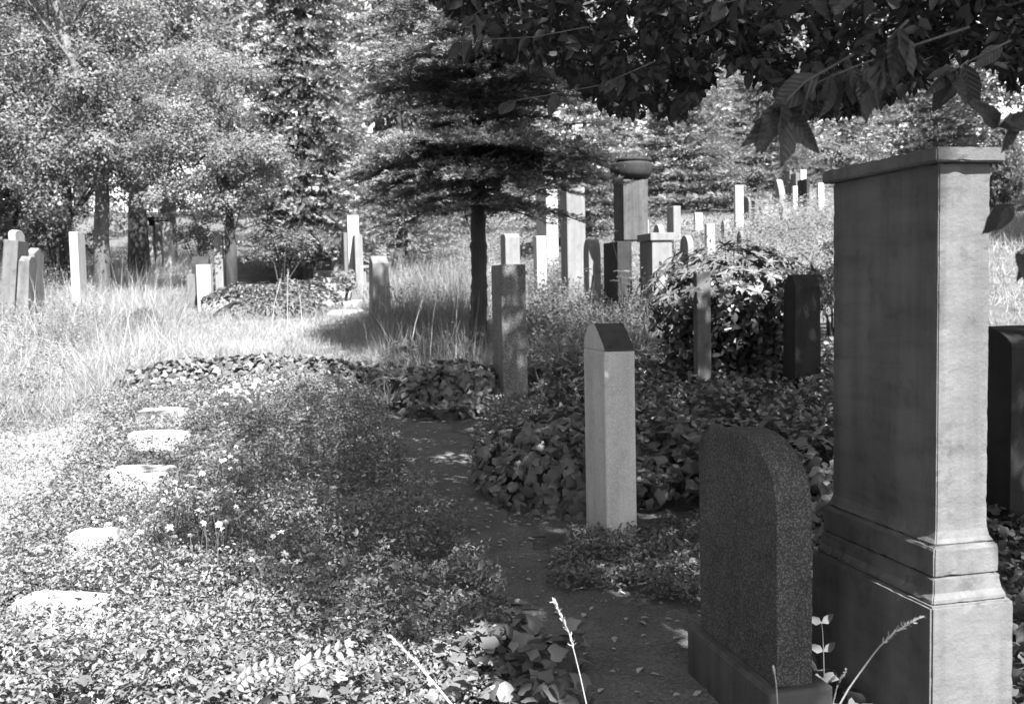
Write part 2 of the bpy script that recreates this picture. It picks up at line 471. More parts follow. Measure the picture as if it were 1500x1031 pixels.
# --- big stele on the right (broad face towards the path)
c = P(1373, 600, 3.2); c0 = np.array([c[0], c[1], 0])
zt = P(1367, 218, 3.17)[2]; zc = P(1367, 241, 3.17)[2]; z1 = P(1380, 803, 3.18)[2]; z2 = P(1380, 851, 3.17)[2]; z3 = P(1376, 893, 3.15)[2]
mon = empty('stele_monument', c0, 'tall sandstone stele with cap and moulded base at right edge, its end face sunlit', 'gravestone')
mon.rotation_euler = (0, 0, ROT)
MW, MT = .62, .19
def frustum(name, z0, z1, o0, o1, mat, bev=.006, steps=None):
    """block between z0 and z1, overhang o0 at the bottom, o1 at the top; steps adds a curved moulding"""
    lv = steps or [(0, o0), (1, o1)]
    bm = bmesh.new(); rings = []
    for t, o in lv:
        z = z0 + (z1 - z0) * t
        rings.append([bm.verts.new(p) for p in ((-o, -o, z), (MT + o, -o, z), (MT + o, MW + o, z), (-o, MW + o, z))])
    bm.faces.new(rings[0][::-1]); bm.faces.new(rings[-1])
    for a, b in zip(rings, rings[1:]):
        for i in range(4): bm.faces.new((a[i], a[(i + 1) % 4], b[(i + 1) % 4], b[i]))
    bmesh.ops.recalc_face_normals(bm, faces=bm.faces)
    es = [e for e in bm.edges if e.calc_face_angle(0) > .7]
    bmesh.ops.bevel(bm, geom=es, offset=bev, segments=2, affect='EDGES')
    for _ in range(6):
        lg = [e_ for e_ in bm.edges if e_.calc_length() > .035]
        if not lg: break
        bmesh.ops.subdivide_edges(bm, edges=lg, cuts=1, use_grid_fill=True)
    bm.normal_update()
    co = np.array([v.co for v in bm.verts]); nn = np.array([v.normal for v in bm.verts])
    n1 = vnoise(co[:, 0] * 7 + co[:, 1] * 5, co[:, 2] * 6 + co[:, 1] * 4, .18, 91); n2 = vnoise(co[:, 0] * 9 + co[:, 1] * 8, co[:, 2] * 9, .16, 92)
    corner = (np.abs(nn) > .25).sum(1) > 1
    dsp = (n1 - .5) * .0022 - np.where(corner, .0045 * np.clip((n2 - .55) * 3, 0, 1), 0)
    co += nn * dsp[:, None]
    for v, c_ in zip(bm.verts, co): v.co = c_
    me = bpy.data.meshes.new(name); bm.to_mesh(me); bm.free(); me.materials.append(mat)
    return obj(name, me, mon)
frustum('plinth', -.25, z3, .062, .058, M_sand_st, .007)
frustum('lower_moulding', z3 + .001, z2 - .002, 0, 0, M_sand_st, .004, [(0, .045), (.18, .043), (.42, .033), (.75, .031), (1, .031)])
frustum('upper_moulding', z2 - .001, z1 - .001, 0, 0, M_sand_st, .005, [(0, .026), (.85, .026), (1, .022)])
frustum('shaft', z1, zc + .002, 0, 0, M_sand_st, .004, [(0, .018), (.015, .008), (.035, .001), (.05, 0), (1, 0)])
frustum('cap', zc + .003, zt, .03, .03, M_sand_st, .005)

# --- granite arched stone on a plinth in front of the stele
c = P(1138, 1008, 3.42); gz = .02
e = empty('granite_gravestone', (c[0], c[1], -.1), 'dark speckled granite gravestone with arched top on a plinth, beside the tall stele', 'gravestone')
e.rotation_euler = (0, 0, ROT)
gb = P(1138, 1008, 3.42)[2] + .1
zsh = P(1131, 725, 3.42)[2] + .1; zap = P(1072, 627, 3.72)[2] + .1
W, T_ = .64, .135
zne = P(1131, 748, 3.42)[2] + .1; zfa = P(1023, 652, 4.02)[2] + .1
pr = [(0, gb), (W, gb)]
for t in np.linspace(0, math.pi, 19):
    base_z = zfa if t < math.pi / 2 else zne
    pr.append((W / 2 + (W / 2) * math.cos(t), base_z + (zap - base_z) * math.sin(t) ** .9))
obj('slab', prism_mesh('slab', pr, T_, M_granite, .006, 0, .0006), e)
obj('plinth', prism_mesh('plinth', [(-.035, -.1), (W + .04, -.1), (W + .04, gb - .002), (-.035, gb - .002)], T_ + .10, M_sand_dk, .012, 0, .001), e, (-.04, 0, 0))

# --- pale stele, mossy arched top
c = G(889, 796); d = proj(c)[2]
zt = P(889, 514, d)[2]; T_ = 47 * d / FPX; W = .42
e = empty('pale_stele', (c[0], c[1], c[2] - .12), 'pale concrete stele with a dark mossy arched top, standing in low leaves beside the path', 'gravestone')
e.rotation_euler = (0, 0, ROT)
H = zt - e.location.z
obj('slab', prism_mesh('slab', [(0, 0), (W, 0), (W, H), (0, H)], T_, M_conc, .012, .0, .001), e)
rise = 42 * d / FPX * .92
pr = [(0, 0), (W, 0), (W, .2 * rise), (W * .93, .6 * rise), (W * .78, .9 * rise), (W * .62, rise), (W * .48, rise), (W * .3, .72 * rise), (W * .08, .22 * rise), (0, .06 * rise)]
cap = prism_mesh('arched_top', pr, T_ - .006, M_moss, .008, 0, .001); cap.materials.append(M_conc)
obj('arched_top', cap, e, (.003, 0, H + .001))
for p in cap.polygons:
    if p.normal.x < -.9: p.material_index = 1

SG = 'stones on the hillside'
stone('tall flat-topped grey granite stele rising behind the ivy, right of the spruce trunk', 724, 738, 774, 388, 604, mat=M_granite_m, bevel=.01)
stone('blackened tapering gravestone with sloping top, right of the rhododendron bush', 1146, 1164, 1207, 402, 548, d=11, top='hip', rise=.14, mat=M_dark, taper=.1)
stone('slim grey stele half hidden under the rhododendron bush', 1016, 1022, 1043, 398, 508, d=11.5, mat=M_mid)
stone('dark arched gravestone in deep shade right of the tall stele', 1462, 1480, 1560, 480, 690, d=6.0, top='arch', rise=.12, mat=M_dark, wmin=.6)
stone('tall pale stele dappled with leaf shade left of the stone bowl', 822, 832, 859, 275, 402, d=20.5, mat=M_lime)
stone('round-topped pale gravestone just right of the dappled tall stele', 855, 863, 881, 350, 408, d=19.0, top='arch', rise=.3, mat=M_lime)
stone('white stele glimpsed under the spruce boughs, upper one', 786, 801, 818, 278, 350, d=27, mat=M_white)
stone('white block behind the spruce trunk, low among the weeds', 734, 741, 762, 342, 392, d=24, mat=M_lime, top='arch', rise=.1)
stone('narrow white stone left of the dappled tall stele, under drooping boughs', 782, 787, 801, 346, 396, d=23, mat=M_white)
stone('slim grey pillar at the left of the three pillars beyond the slab path', 481, 485, 496, 318, 402, mat=M_lime)
stone('tallest white pillar of the cluster beyond the slab path', 508, 511, 527, 316, 396, d=27.5, mat=M_white)
stone('shorter pale stone leaning close to the tallest white pillar, right side', 517, 521, 532, 344, 399, d=26.8, mat=M_lime)
stone('thin grey stone hugging the left of the tallest white pillar', 502, 505, 510, 341, 400, d=27, mat=M_mid)
stone('squat grey gravestone with sloping top in spruce shade beside the slab path', 540, 546, 572, 374, 436, d=20.5, top='gable', rise=.16, mat=M_mid, taper=.12)
stone('small bright white pillar standing alone in the sunlit grass', 287, 290, 309, 388, 458, mat=M_white)
stone('dark rounded stone right behind the bright white pillar', 276, 282, 305, 375, 425, d=23.5, top='arch', rise=.25, mat=M_dark)
stone('low grey stone at the left foot of the dark rounded stone', 270, 274, 285, 402, 424, d=23, mat=M_mid)
stone('leaning pale slab cut by the left edge of the picture', -14, -6, 13, 350, 440, d=20, mat=M_mid, lean=R_(6))
stone('white post behind the leaning stones at far left', 14, 16, 25, 336, 420, d=23, top='arch', rise=.12, mat=M_white)
stone('tapering grey gravestone among the leaning stones at far left', 10, 18, 36, 374, 445, d=20, top='hip', rise=.1, mat=M_mid, taper=.25, lean=R_(4))
stone('pale tilted gravestone right of the tapering grey one at far left', 26, 34, 46, 362, 440, d=21, top='gable', rise=.12, mat=M_lime, lean=R_(3))
stone('pale narrow post alone in front of the birch trunk', 101, 104, 115, 340, 408, d=22, mat=M_white, taper=.0)
stone('far white stone with sloped shoulder behind the left grass bank', 210, 213, 223, 330, 362, d=33, top='gable', rise=.35, mat=M_white)
stone('far thin white stone left of a pair beyond the dark trunk', 226, 228, 235, 328, 356, d=33.5, mat=M_white)
stone('far thin white stone right of a pair beyond the dark trunk', 237, 239, 249, 325, 356, d=33, mat=M_white)
stone('pale pillar partly hidden by the light round bush', 312, 315, 326, 345, 396, d=25, mat=M_lime)
stone('bright tall white stele on the right hillside', 1076, 1078, 1090, 272, 345, d=27, mat=M_white)
stone('dark round-headed stone next to the bright white stele on the hillside', 1089, 1097, 1101, 288, 318, d=30, top='arch', rise=.2, mat=M_mid)
stone('smaller dark stone stepping down right of the round-headed one on the hillside', 1100, 1106, 1112, 292, 318, d=31, mat=M_mid)
stone('low pale stone at the end of the hillside row by the white stele', 1112, 1116, 1127, 303, 322, d=31, mat=M_lime)
stone('pointed-arch stone heading the far cluster on the hilltop', 1131, 1142, 1151, 262, 298, d=35, top='pointed', rise=.55, mat=M_lime)
stone('dark slab second in the far hilltop cluster', 1150, 1157, 1160, 250, 296, d=36, mat=M_mid)
stone('grey slab third in the far hilltop cluster', 1158, 1166, 1172, 254, 296, d=35.5, mat=M_mid)
stone('small white stone low in front of the far hilltop cluster', 1160, 1162, 1169, 273, 298, d=33.5, mat=M_white)
stone('wide dark slab at the right of the far hilltop cluster', 1168, 1182, 1186, 262, 298, d=34, mat=M_dark)
stone('pale stone peeping over the far hilltop cluster', 1170, 1173, 1182, 249, 290, d=37.5, mat=M_white)
stone('square pale block above the rhododendron right of the stone bowl', 977, 987, 998, 302, 345, d=24, mat=M_lime)
stone('arched pale stone left of the square block above the rhododendron', 957, 966, 975, 328, 365, d=21, top='arch', rise=.24, mat=M_lime)
stone('arched pale stone peeping over the rhododendron leaves', 996, 1008, 1017, 344, 380, d=19, top='arch', rise=.24, mat=M_lime)
stone('low flat pale stone behind the rhododendron tips', 1032, 1036, 1048, 328, 372, d=22, mat=M_white)
stone('small dark oval-headed stone behind the rhododendron', 1079, 1086, 1092, 338, 372, d=22, top='arch', rise=.2, mat=M_mid)

stone('small white stone on the slope right of the square pale block', 1016, 1019, 1030, 312, 345, d=27, mat=M_white)
stone('pale round-headed stone low on the slope below the bright white stele', 1056, 1061, 1070, 322, 352, d=25, top='arch', rise=.2, mat=M_lime)
stone('white marker at the right end of the hillside, close to the tall stele', 1196, 1199, 1208, 268, 300, d=33, mat=M_white)
stone('tilted pale slab in the weeds right of the hillside row', 1140, 1145, 1156, 305, 330, d=29, mat=M_lime, lean=R_(5))
stone('small pale stone between bowl column and arched stones', 940, 943, 951, 322, 350, d=25, mat=M_white)

# --- monument with a stone bowl
d = 18.0; k = d / FPX
c = P(915, 430, d); gz = float(TH(c[0], c[1]))
e = empty('bowl_monument', (c[0], c[1], gz - .2), 'stone column carrying a wide dark bowl, on a stepped base behind the rhododendron', 'monument')
e.rotation_euler = (0, 0, ROT)
def zz(y): return P(915, y, d)[2] - gz + .2
obj('column', prism_mesh('column', [(0, zz(352)), (.55, zz(352)), (.55, zz(264)), (0, zz(264))], 38 * k, M_sand_dk, .012), e)  # darker stone colour stands in for branch shade on the column
obj('base', prism_mesh('base', [(-.1, 0), (.7, 0), (.7, zz(354)), (-.1, zz(354))], 22 * k, M_dark, .012), e, (-.16, 0, 0))
obj('front_block', prism_mesh('front_block', [(0, 0), (.62, 0), (.62, zz(356)), (0, zz(356))], 30 * k, M_lime, .012), e, (20 * k, -.75, 0))
obj('front_block_cap', prism_mesh('front_block_cap', [(-.03, zz(356) + .002), (.65, zz(356) + .002), (.65, zz(345)), (-.03, zz(345))], 36 * k, M_lime, .012), e, (17 * k, -.75, 0))
def lathe(prof, n=28):
    V, F = [], []
    for r, z in prof:
        for j in range(n): V.append((r * math.cos(2 * math.pi * j / n), r * math.sin(2 * math.pi * j / n), z))
    m = len(prof)
    for i in range(m - 1):
        for j in range(n):
            a_, b_ = i * n + j, i * n + (j + 1) % n; F.append((a_, b_, b_ + n, a_ + n))
    return np.array(V), np.array(F)
rb = 31 * k; zb = zz(263); zb1 = zz(232)
V, F = lathe([(.01, zb + .001), (rb * .66, zb + .001), (rb * .86, zb + .04), (rb * .96, zb + .1), (rb * .995, zb + .18), (rb, zb + .26), (rb, zb1 - .085), (rb * .955, zb1 - .08), (rb * .955, zb1 - .06), (rb * .985, zb1 - .055), (rb * .985, zb1 - .005), (rb * .96, zb1), (rb * .8, zb1), (rb * .74, zb1 - .12), (.01, zb1 - .14)])
obj('bowl', mesh_np('bowl', V, F, M_dark), e, (20 * k, .27, 0))

# --- stone bench, table tomb
c = G(534, 416); d = proj(c)[2]; k = d / FPX
e = empty('stone_bench', c - np.array([0, 0, .05]), 'small pale stone bench with a single leg left of the squat grey gravestone', 'bench')
obj('seat', prism_mesh('seat', [(0, .5), (.35, .5), (.35, .58), (0, .58)], 20 * k, M_lime, .008), e, (-10 * k, 0, 0))
obj('leg', prism_mesh('leg', [(0, 0), (.2, 0), (.2, .498), (0, .498)], 5 * k, M_lime, .008), e, (-3 * k, .07, 0))
c = P(215, 345, 36); gz = float(TH(c[0], c[1])); k = 36 / FPX
e = empty('table_tomb', (c[0], c[1], gz), 'far dark table tomb with a pale back panel beyond the tree trunks', 'tomb')
zt_ = P(215, 318, 36)[2] - gz
obj('table_slab', prism_mesh('table_slab', [(0, zt_ - .14), (.6, zt_ - .14), (.6, zt_), (0, zt_)], 30 * k, M_dark, .01), e)
for xx in (2, 24): obj('leg', prism_mesh('leg', [(.1, -.3), (.5, -.3), (.5, zt_ - .142), (.1, zt_ - .142)], 4 * k, M_dark, .01), e, (xx * k, 0, 0))
obj('back_panel', prism_mesh('back_panel', [(.9, -.3), (1.05, -.3), (1.05, zt_ + .75), (.9, zt_ + .75)], 22 * k, M_lime, .01), e, (8 * k, 0, 0))

# --- flat slabs along the bed
SLAB_BOX = []
SLABS = [((25, 172, 918), .22, 'nearest of the white flat slabs let into the left of the flower bed'),
         ((100, 185, 815), .26, 'second nearest white flat slab in the flower bed, half grown over'),
         ((160, 258, 714), .42, 'brightest broad white slab in the middle of the flower bed row'),
         ((190, 278, 655), .3, 'fourth white flat slab up the flower bed, tilted in the leaves'),
         ((205, 275, 620), .36, 'farthest white flat slab, close to the ivy ridge')]
for (xa, xb, y), dep, lab in SLABS:
    p = G((xa + xb) / 2, y); d = proj(p)[2]; wd = (xb - xa) * d / FPX; SLAB_BOX.append((p[0], p[1], wd / 2 - .03, dep / 2 - .02))
    bm = bmesh.new(); g_ = np.random.default_rng(int(y)); n = 18
    top, bot = [], []
    for i in range(n):
        t = 2 * math.pi * i / n
        ct, st = math.cos(t), math.sin(t)
        r = 1 / max(abs(ct), abs(st)) ** .75
        x, y_ = wd / 2 * ct * r * g_.uniform(.93, 1.04), dep / 2 * st * r * g_.uniform(.93, 1.04)
        top.append(bm.verts.new((x, y_, .2 + g_.normal(0, .004)))); bot.append(bm.verts.new((x * 1.02, y_ * 1.02, 0)))
    bm.faces.new(top); bm.faces.new(bot[::-1])
    for i in range(n): bm.faces.new((bot[i], bot[(i + 1) % n], top[(i + 1) % n], top[i]))
    bmesh.ops.bevel(bm, geom=[e_ for e_ in bm.edges if all(v in top for v in e_.verts)], offset=.014, segments=2, affect='EDGES')
    me = bpy.data.meshes.new('slab'); bm.to_mesh(me); bm.free(); me.materials.append(M_slab)
    o = obj('stone_slab', me, None, (p[0], p[1], p[2] - .06)); o.rotation_euler = (.04, .02, g_.uniform(-.12, .05))
    tag(o, lab, 'slab', 'white slabs in the flower bed')

# --- slab path at the back
pp = empty('paved_path', G(500, 440)); pp['kind'] = 'structure'
for i, (x, y, wpx, dp) in enumerate([(515, 462, 62, .8), (500, 447, 52, .8), (492, 434, 46, .9), (482, 422, 44, 1), (476, 411, 44, 1.1), (470, 402, 44, 1.2), (466, 394, 44, 1.4), (462, 387, 44, 1.5)]):
    p = G(x, y); wd = wpx * proj(p)[2] / FPX
    me = prism_mesh('slab', [(0, 0), (dp, 0), (dp, .12), (0, .12)], wd, M_slab, .02, 0, .004)
    o = obj('slab', me, pp, p - np.array(pp.location) + np.array([-wd / 2, -dp / 2, -.06])); o.rotation_euler = (R_(4), 0, R_(3 * (-1) ** i))

# ------------------------------------------------------------------ ground vegetation
UP = np.array([[0, 0, 1.0]])
def cover(name, poly, dens, size, hgt, mat, tmpl=LEAF3, label=None, cat=None, tilt=.9, nscale=.5, seed=1, hollow=True, mx=120000):
    p = scatter_world(poly, dens, mx)
    for bx, by, hw, hd_ in SLAB_BOX:
        p = p[~((np.abs(p[:, 0] - bx) < hw * (.8 + .3 * vnoise(p[:, 0], p[:, 1], .1, 71))) & (np.abs(p[:, 1] - by + .09) < (hd_ + .09) * (.8 + .3 * vnoise(p[:, 0], p[:, 1], .1, 72))))]
    n1 = vnoise(p[:, 0], p[:, 1], nscale, seed); n2 = vnoise(p[:, 0], p[:, 1], nscale * .28, seed + 5)
    hh = hgt * (.35 + .75 * n1 + .5 * (n2 - .4))
    u = rng.random(len(p)) ** .5
    p[:, 2] += np.clip(hh, .02, None) * u
    nr = UP + tilt * rvec(len(p)); hd = rvec(len(p))
    bias = .25 + .45 * n1 + .3 * (n2 - .5)
    o = leaves(name, tmpl, p, nr, hd, rng.uniform(.7, 1.25, len(p)) * size, mat, bias=bias, kind='stuff')
    if label: o['label'] = label; o['category'] = cat
    return o

BED = [(-60, 1080), (-60, 860), (40, 780), (110, 690), (150, 600), (260, 575), (400, 565), (545, 578), (578, 640), (618, 720), (668, 790), (738, 880), (775, 940), (750, 1000), (700, 1080)]
cover('bed_ground_cover', BED, 2300, .031, .24, L_bed, label='small-leaved ground cover filling the grave bed left of the path', cat='ground cover')
cover('bed_foreground_cover', [(-60, 1080), (-60, 820), (120, 760), (640, 760), (760, 900), (770, 960), (700, 1080)], 3200, .021, .27, L_bed, label='finer tiny-leaved cover in the nearest part of the grave bed', cat='ground cover', mx=32000)
cover('bed_weeds', BED, 90, .05, .3, L_fern, label='larger weed leaves scattered through the grave bed', cat='weeds', tilt=1.0)
cover('verge_weeds', [(-60, 900), (-60, 640), (60, 620), (170, 580), (210, 620), (150, 700), (60, 860)], 420, .035, .16, L_light, label='pale low weeds along the sunlit strip left of the grave bed', cat='weeds', tilt=1.0)
STELE_POLY = [(808, 860), (820, 820), (860, 780), (940, 760), (1030, 770), (1040, 880), (900, 880)]
cover('stele_ground_cover', STELE_POLY, 5200, .03, .13, L_bed, label='dense low leaves around the foot of the pale mossy stele', cat='ground cover')
cover('path_edge_cover', [(695, 650), (730, 600), (800, 590), (790, 650), (745, 710), (715, 690)], 3000, .04, .25, L_bed, label='low leaves spilling onto the path below the grey granite stele', cat='ground cover')
cover('shaded_ground_cover', [(780, 600), (790, 520), (930, 540), (1240, 520), (1240, 720), (1180, 720), (940, 660)], 600, .065, .25, L_ivy, IVY, label='dark ivy carpet on the shaded slope behind the steles', cat='ivy', mx=11000)
cover('right_ground_cover', [(1160, 1080), (1180, 700), (1600, 640), (1700, 1080)], 600, .06, .2, L_ivy, IVY, label='dark ivy carpet between and behind the two nearest stones', cat='ivy', mx=6000)
FIVY = [(640, 1080), (655, 985), (720, 955), (800, 940), (835, 985), (860, 1080)]
cover('foreground_ivy', FIVY, 900, .065, .24, L_ivy, IVY, label='sunlit ivy leaves at the bottom edge beside the path', cat='ivy', tilt=.9)
FIVY2 = [(-60, 1080), (-40, 985), (150, 1000), (380, 1000), (520, 1005), (640, 1010), (640, 1080)]
cover('foreground_ivy', FIVY2, 520, .052, .2, L_ivy, IVY, label='sunlit ivy leaves along the bottom left edge', cat='ivy', tilt=.9)
# litter on the path: fallen leaves and straw
p = scatter_world(PATH_POLY, 45); p[:, 2] += .018
o = leaves('leaf_litter', LEAF4, p, UP + .25 * rvec(len(p)), rvec(len(p)), rng.uniform(.02, .06, len(p)), L_straw, kind='stuff'); o['label'] = 'fallen leaves scattered on the earth path'; o['category'] = 'leaf litter'
p = scatter_world(PATH_POLY, 260); p[:, 2] += .012
leaves('moss_tufts', LEAF2, p, UP + .5 * rvec(len(p)), rvec(len(p)), rng.uniform(.008, .022, len(p)), L_bed, kind='stuff')

def grass(name, poly, dens, L0, L1, wd, mat, label, mx=90000, lean=.5, seed=3):
    p = scatter_world(poly, dens, mx)
    k = len(p); n1 = vnoise(p[:, 0], p[:, 1], .7, seed)
    L = rng.uniform(L0, L1, k) * (.3 + 1.35 * n1 ** 1.4)
    hd = UP + lean * rng.normal(size=(k, 3)); hd[:, 2] = np.abs(hd[:, 2]) + .25
    sc = np.stack([L, np.full(k, wd), L], 1)
    o = leaves(name, BLADE, p - np.array([0, 0, .02]), rvec(k), hd, sc, mat, bias=.2 + .6 * vnoise(p[:, 0], p[:, 1], 1.4, seed + 1), kind='stuff')
    o['label'] = label; o['category'] = 'grass'
    return o
grass('tall_grass', [(-80, 640), (-80, 420), (60, 420), (260, 410), (270, 540), (160, 585), (100, 620)], 560, .25, .62, .0095, L_grass, 'tall sunlit dry grass bank on the left', 110000, .75)
grass('meadow_grass', [(260, 400), (290, 450), (315, 462), (560, 452), (600, 462), (610, 540), (540, 545), (265, 545)], 700, .12, .34, .0085, L_grass, 'shorter sunlit grass between the ivy ridge and the slab path', 60000, .8)
grass('far_grass', [(-80, 430), (-80, 370), (170, 365), (270, 340), (440, 360), (450, 400), (300, 400), (270, 415), (60, 430)], 75, .3, .6, .017, L_grass, 'pale grass around the far left stones', 50000)
grass('spruce_weeds', [(560, 600), (540, 500), (580, 400), (700, 400), (720, 560), (600, 590)], 420, .2, .62, .009, L_grassg, 'shaded grass and weeds around the spruce trunk', 30000, .6)
grass('back_weeds', [(440, 380), (640, 360), (730, 380), (640, 420), (560, 440), (545, 470), (545, 470), (530, 430), (470, 390)], 130, .12, .3, .018, L_grass, 'sunny weeds beyond the slab path', 30000, .6)
grass('middle_weeds', [(775, 600), (775, 400), (860, 390), (930, 430), (1000, 470), (940, 520), (860, 500), (850, 600)], 420, .2, .55, .01, L_grassg, 'tall weeds between the granite stele and the bowl monument', 35000, .7)
grass('hill_grass', [(930, 420), (930, 350), (1000, 345), (1100, 330), (1240, 305), (1700, 280), (1700, 480), (1230, 480), (1160, 400)], 130, .2, .45, .012, L_grass, 'sunlit tall grass on the right hillside', 45000, .6)
grass('hilltop_grass', [(930, 350), (960, 320), (1080, 320), (1120, 290), (1260, 270), (1700, 230), (1700, 280), (1240, 305), (1100, 330)], 60, .12, .26, .016, L_grass, 'short sunlit grass around the hilltop stones', 30000, .6)
grass('edge_grass', [(-80, 1000), (-80, 620), (90, 600), (130, 640), (60, 760), (0, 850)], 420, .1, .34, .006, L_grass, 'short pale grass bordering the sandy strip on the left', 30000, .7)
grass('grass_clumps', [(565, 535), (585, 455), (620, 420), (695, 420), (690, 535), (630, 560)], 300, .55, 1.0, .009, L_grassg, 'tall grass clumps just left of the spruce trunk', 9000, .3)
grass('seed_stalks', [(-80, 640), (-80, 400), (60, 400), (260, 390), (270, 500), (150, 570), (90, 600)], 26, .7, 1.15, .006, L_straw, 'thin tall seed stalks standing over the left grass bank', 4000, .25)
grass('seed_stalks', [(540, 520), (560, 400), (720, 390), (730, 520), (620, 560)], 22, .6, 1.1, .007, L_straw, 'thin tall dry stalks around the spruce trunk', 2000, .25)
# broad herb leaves mixed through the weeds
def herbs(name, poly, dens, size, h0, h1, mat, label, mx=40000):
    p = scatter_world(poly, dens, mx); n1 = vnoise(p[:, 0], p[:, 1], .8, 21)
    p[:, 2] += rng.uniform(0, 1, len(p)) * (h0 + (h1 - h0) * n1)
    o = leaves(name, LEAF3, p, UP + .8 * rvec(len(p)), rvec(len(p)), rng.uniform(.6, 1.3, len(p)) * size, mat, bias=n1, kind='stuff')
    o['label'] = label; o['category'] = 'weeds'
herbs('leafy_weeds', [(775, 600), (775, 400), (930, 400), (960, 480), (940, 530), (850, 600)], 420, .055, .1, .9, L_broad, 'leafy weeds in front of the bowl monument')
herbs('leafy_weeds', [(560, 500), (580, 390), (720, 380), (720, 470), (640, 540)], 260, .055, .15, .85, L_broad, 'leafy weeds behind the spruce trunk', 12000)
herbs('bank_weeds', [(-80, 620), (-80, 410), (120, 410), (160, 480), (120, 560), (60, 620)], 330, .05, .05, .75, L_light, 'tangled bushy weeds at the far left of the grass bank')
herbs('bank_weeds', [(-80, 470), (-80, 400), (90, 400), (130, 430), (120, 470)], 150, .06, .3, 1.1, L_broad, 'taller weeds growing around the leaning stones at far left')
herbs('bank_weeds', [(150, 470), (260, 400), (290, 460), (280, 500), (180, 520)], 130, .05, .05, .4, L_light, 'bushy weeds in the grass left of the white pillar')
herbs('slope_weeds', [(690, 375), (690, 330), (800, 318), (960, 300), (960, 345), (880, 375), (780, 390)], 55, .1, .2, .9, L_broad, 'weeds on the bare slope behind the dappled steles', 12000)
herbs('hill_weeds', [(970, 420), (970, 345), (1080, 345), (1240, 330), (1240, 470), (1160, 420)], 160, .065, .2, 1.0, L_broad, 'mid grey bushy weeds on the slope behind the rhododendron')
herbs('leafy_weeds', [(1100, 400), (1100, 300), (1250, 280), (1250, 470), (1180, 400)], 90, .08, .1, .8, L_light, 'bright leafy weeds below the hilltop stones')
herbs('leafy_weeds', [(440, 400), (440, 365), (740, 350), (740, 390), (560, 400)], 110, .08, .1, .9, L_light, 'bright leafy weeds beyond the spruce')

# ------------------------------------------------------------------ ivy mounds
def mound(name, label, px, py, rx, ry, hz, n, size, mat=L_ivy, tmpl=IVY, solo=0, cat='ivy', d=None, tilt=.85, flat=3.2):
    c = G(px, py) if d is None else P(px, py, d)
    c = np.array([c[0], c[1], 0.0]); c[2] = float(TH(c[0], c[1]))
    e = empty(name, c, label, cat)
    th = rng.uniform(0, 2 * np.pi, n); r = np.sqrt(rng.random(n))
    x = rx * r * np.cos(th); y = ry * r * np.sin(th)
    wob = vnoise(x + 9, y + 9, .45, 11 + int(px) % 17)
    prof = np.clip(1 - (r * (.82 + .3 * wob)) ** flat, 0, 1)
    z = hz * prof * (.72 + .4 * wob) + rng.uniform(-.06, .03, n)
    gz_ = TH(c[0] + x, c[1] + y) - c[2]
    z = np.maximum(z, .01) + gz_
    pos = np.stack([x, y, z], -1)
    out = np.stack([x / rx ** 2, y / ry ** 2, np.full(n, .55) / hz * (.25 + prof)], -1)
    out /= np.linalg.norm(out, axis=1, keepdims=True)
    nr = out + tilt * rvec(n)
    hd = np.stack([x, y, np.full(n, -.5)], -1) + .9 * rvec(n)
    sc = rng.uniform(.65, 1.25, n) * size
    bias = .25 + .5 * wob
    if solo:
        q = proj(pos + c); vis = np.argsort(-(sc / q[:, 2]) * ((nr * (EYE - (pos + c))).sum(1) > 0) * (out[:, 1] < .3))[:solo]
        me = mesh_np('leaf', tmpl[0], tmpl[1], mat, np.full(len(tmpl[0]), .55))
        R3 = frames(nr[vis], hd[vis])
        for i, k in enumerate(vis):
            o = obj('leaf', me, e)
            o.matrix_basis = Matrix.Translation(pos[k] + .02 * out[k]) @ Matrix(R3[i].tolist()).to_4x4() @ Matrix.Scale(float(sc[k]), 4)
    leaves('foliage', tmpl, pos, nr, hd, sc, mat, e, bias=bias)['kind'] = 'stuff'
    # inner body of stems and soil
    m = 14; V, F = [], []
    for i in range(m + 1):
        rr = i / m
        for j in range(20):
            t = 2 * math.pi * j / 20
            xx, yy = rx * .93 * rr * math.cos(t), ry * .93 * rr * math.sin(t)
            V.append((xx, yy, max(hz * .62 * (1 - rr ** 3), 0) - .05 * rr + float(TH(c[0] + xx, c[1] + yy) - c[2])))
    for i in range(m):
        for j in range(20):
            a_, b_ = i * 20 + j, i * 20 + (j + 1) % 20; F.append((a_, b_, b_ + 20, a_ + 20))
    obj('stem_mat', mesh_np('stem_mat', V, F, M_soil, smooth=True), e)
    return e
mound('ivy_mound', 'large dark ivy mound between the path and the pale mossy stele', 842, 708, .8, 1.1, .6, 3400, .085, solo=160)
mound('ivy_mound', 'dark ivy mound right of the pale stele, behind the granite stone', 1060, 705, 1.25, 1.0, .5, 3600, .085, solo=60)
mound('ivy_mound', 'ivy heap at the foot of the spruce, left of the granite stele', 668, 596, .75, .8, .5, 1900, .09, solo=40)
mound('ivy_mound', 'ivy mound filling the gap behind the granite stone towards the tall stele', 1190, 790, .5, .8, .6, 1500, .08)
mound('ivy_ridge', 'long low ivy ridge closing the far end of the flower bed', 370, 566, 2.1, .45, .36, 3600, .085, solo=40)
mound('ivy_hedge', 'dark clipped ivy block behind the bright white pillar', 400, 462, 1.5, 1.1, .72, 3800, .085, L_hedge, LEAF3, flat=7, tilt=.9)
mound('weed_clump', 'dark broad-leaved weed clump in the sunlit grass, left of the white pillar', 213, 482, .35, .3, .5, 500, .1, L_hedge, LEAF3, flat=2.2, tilt=1)

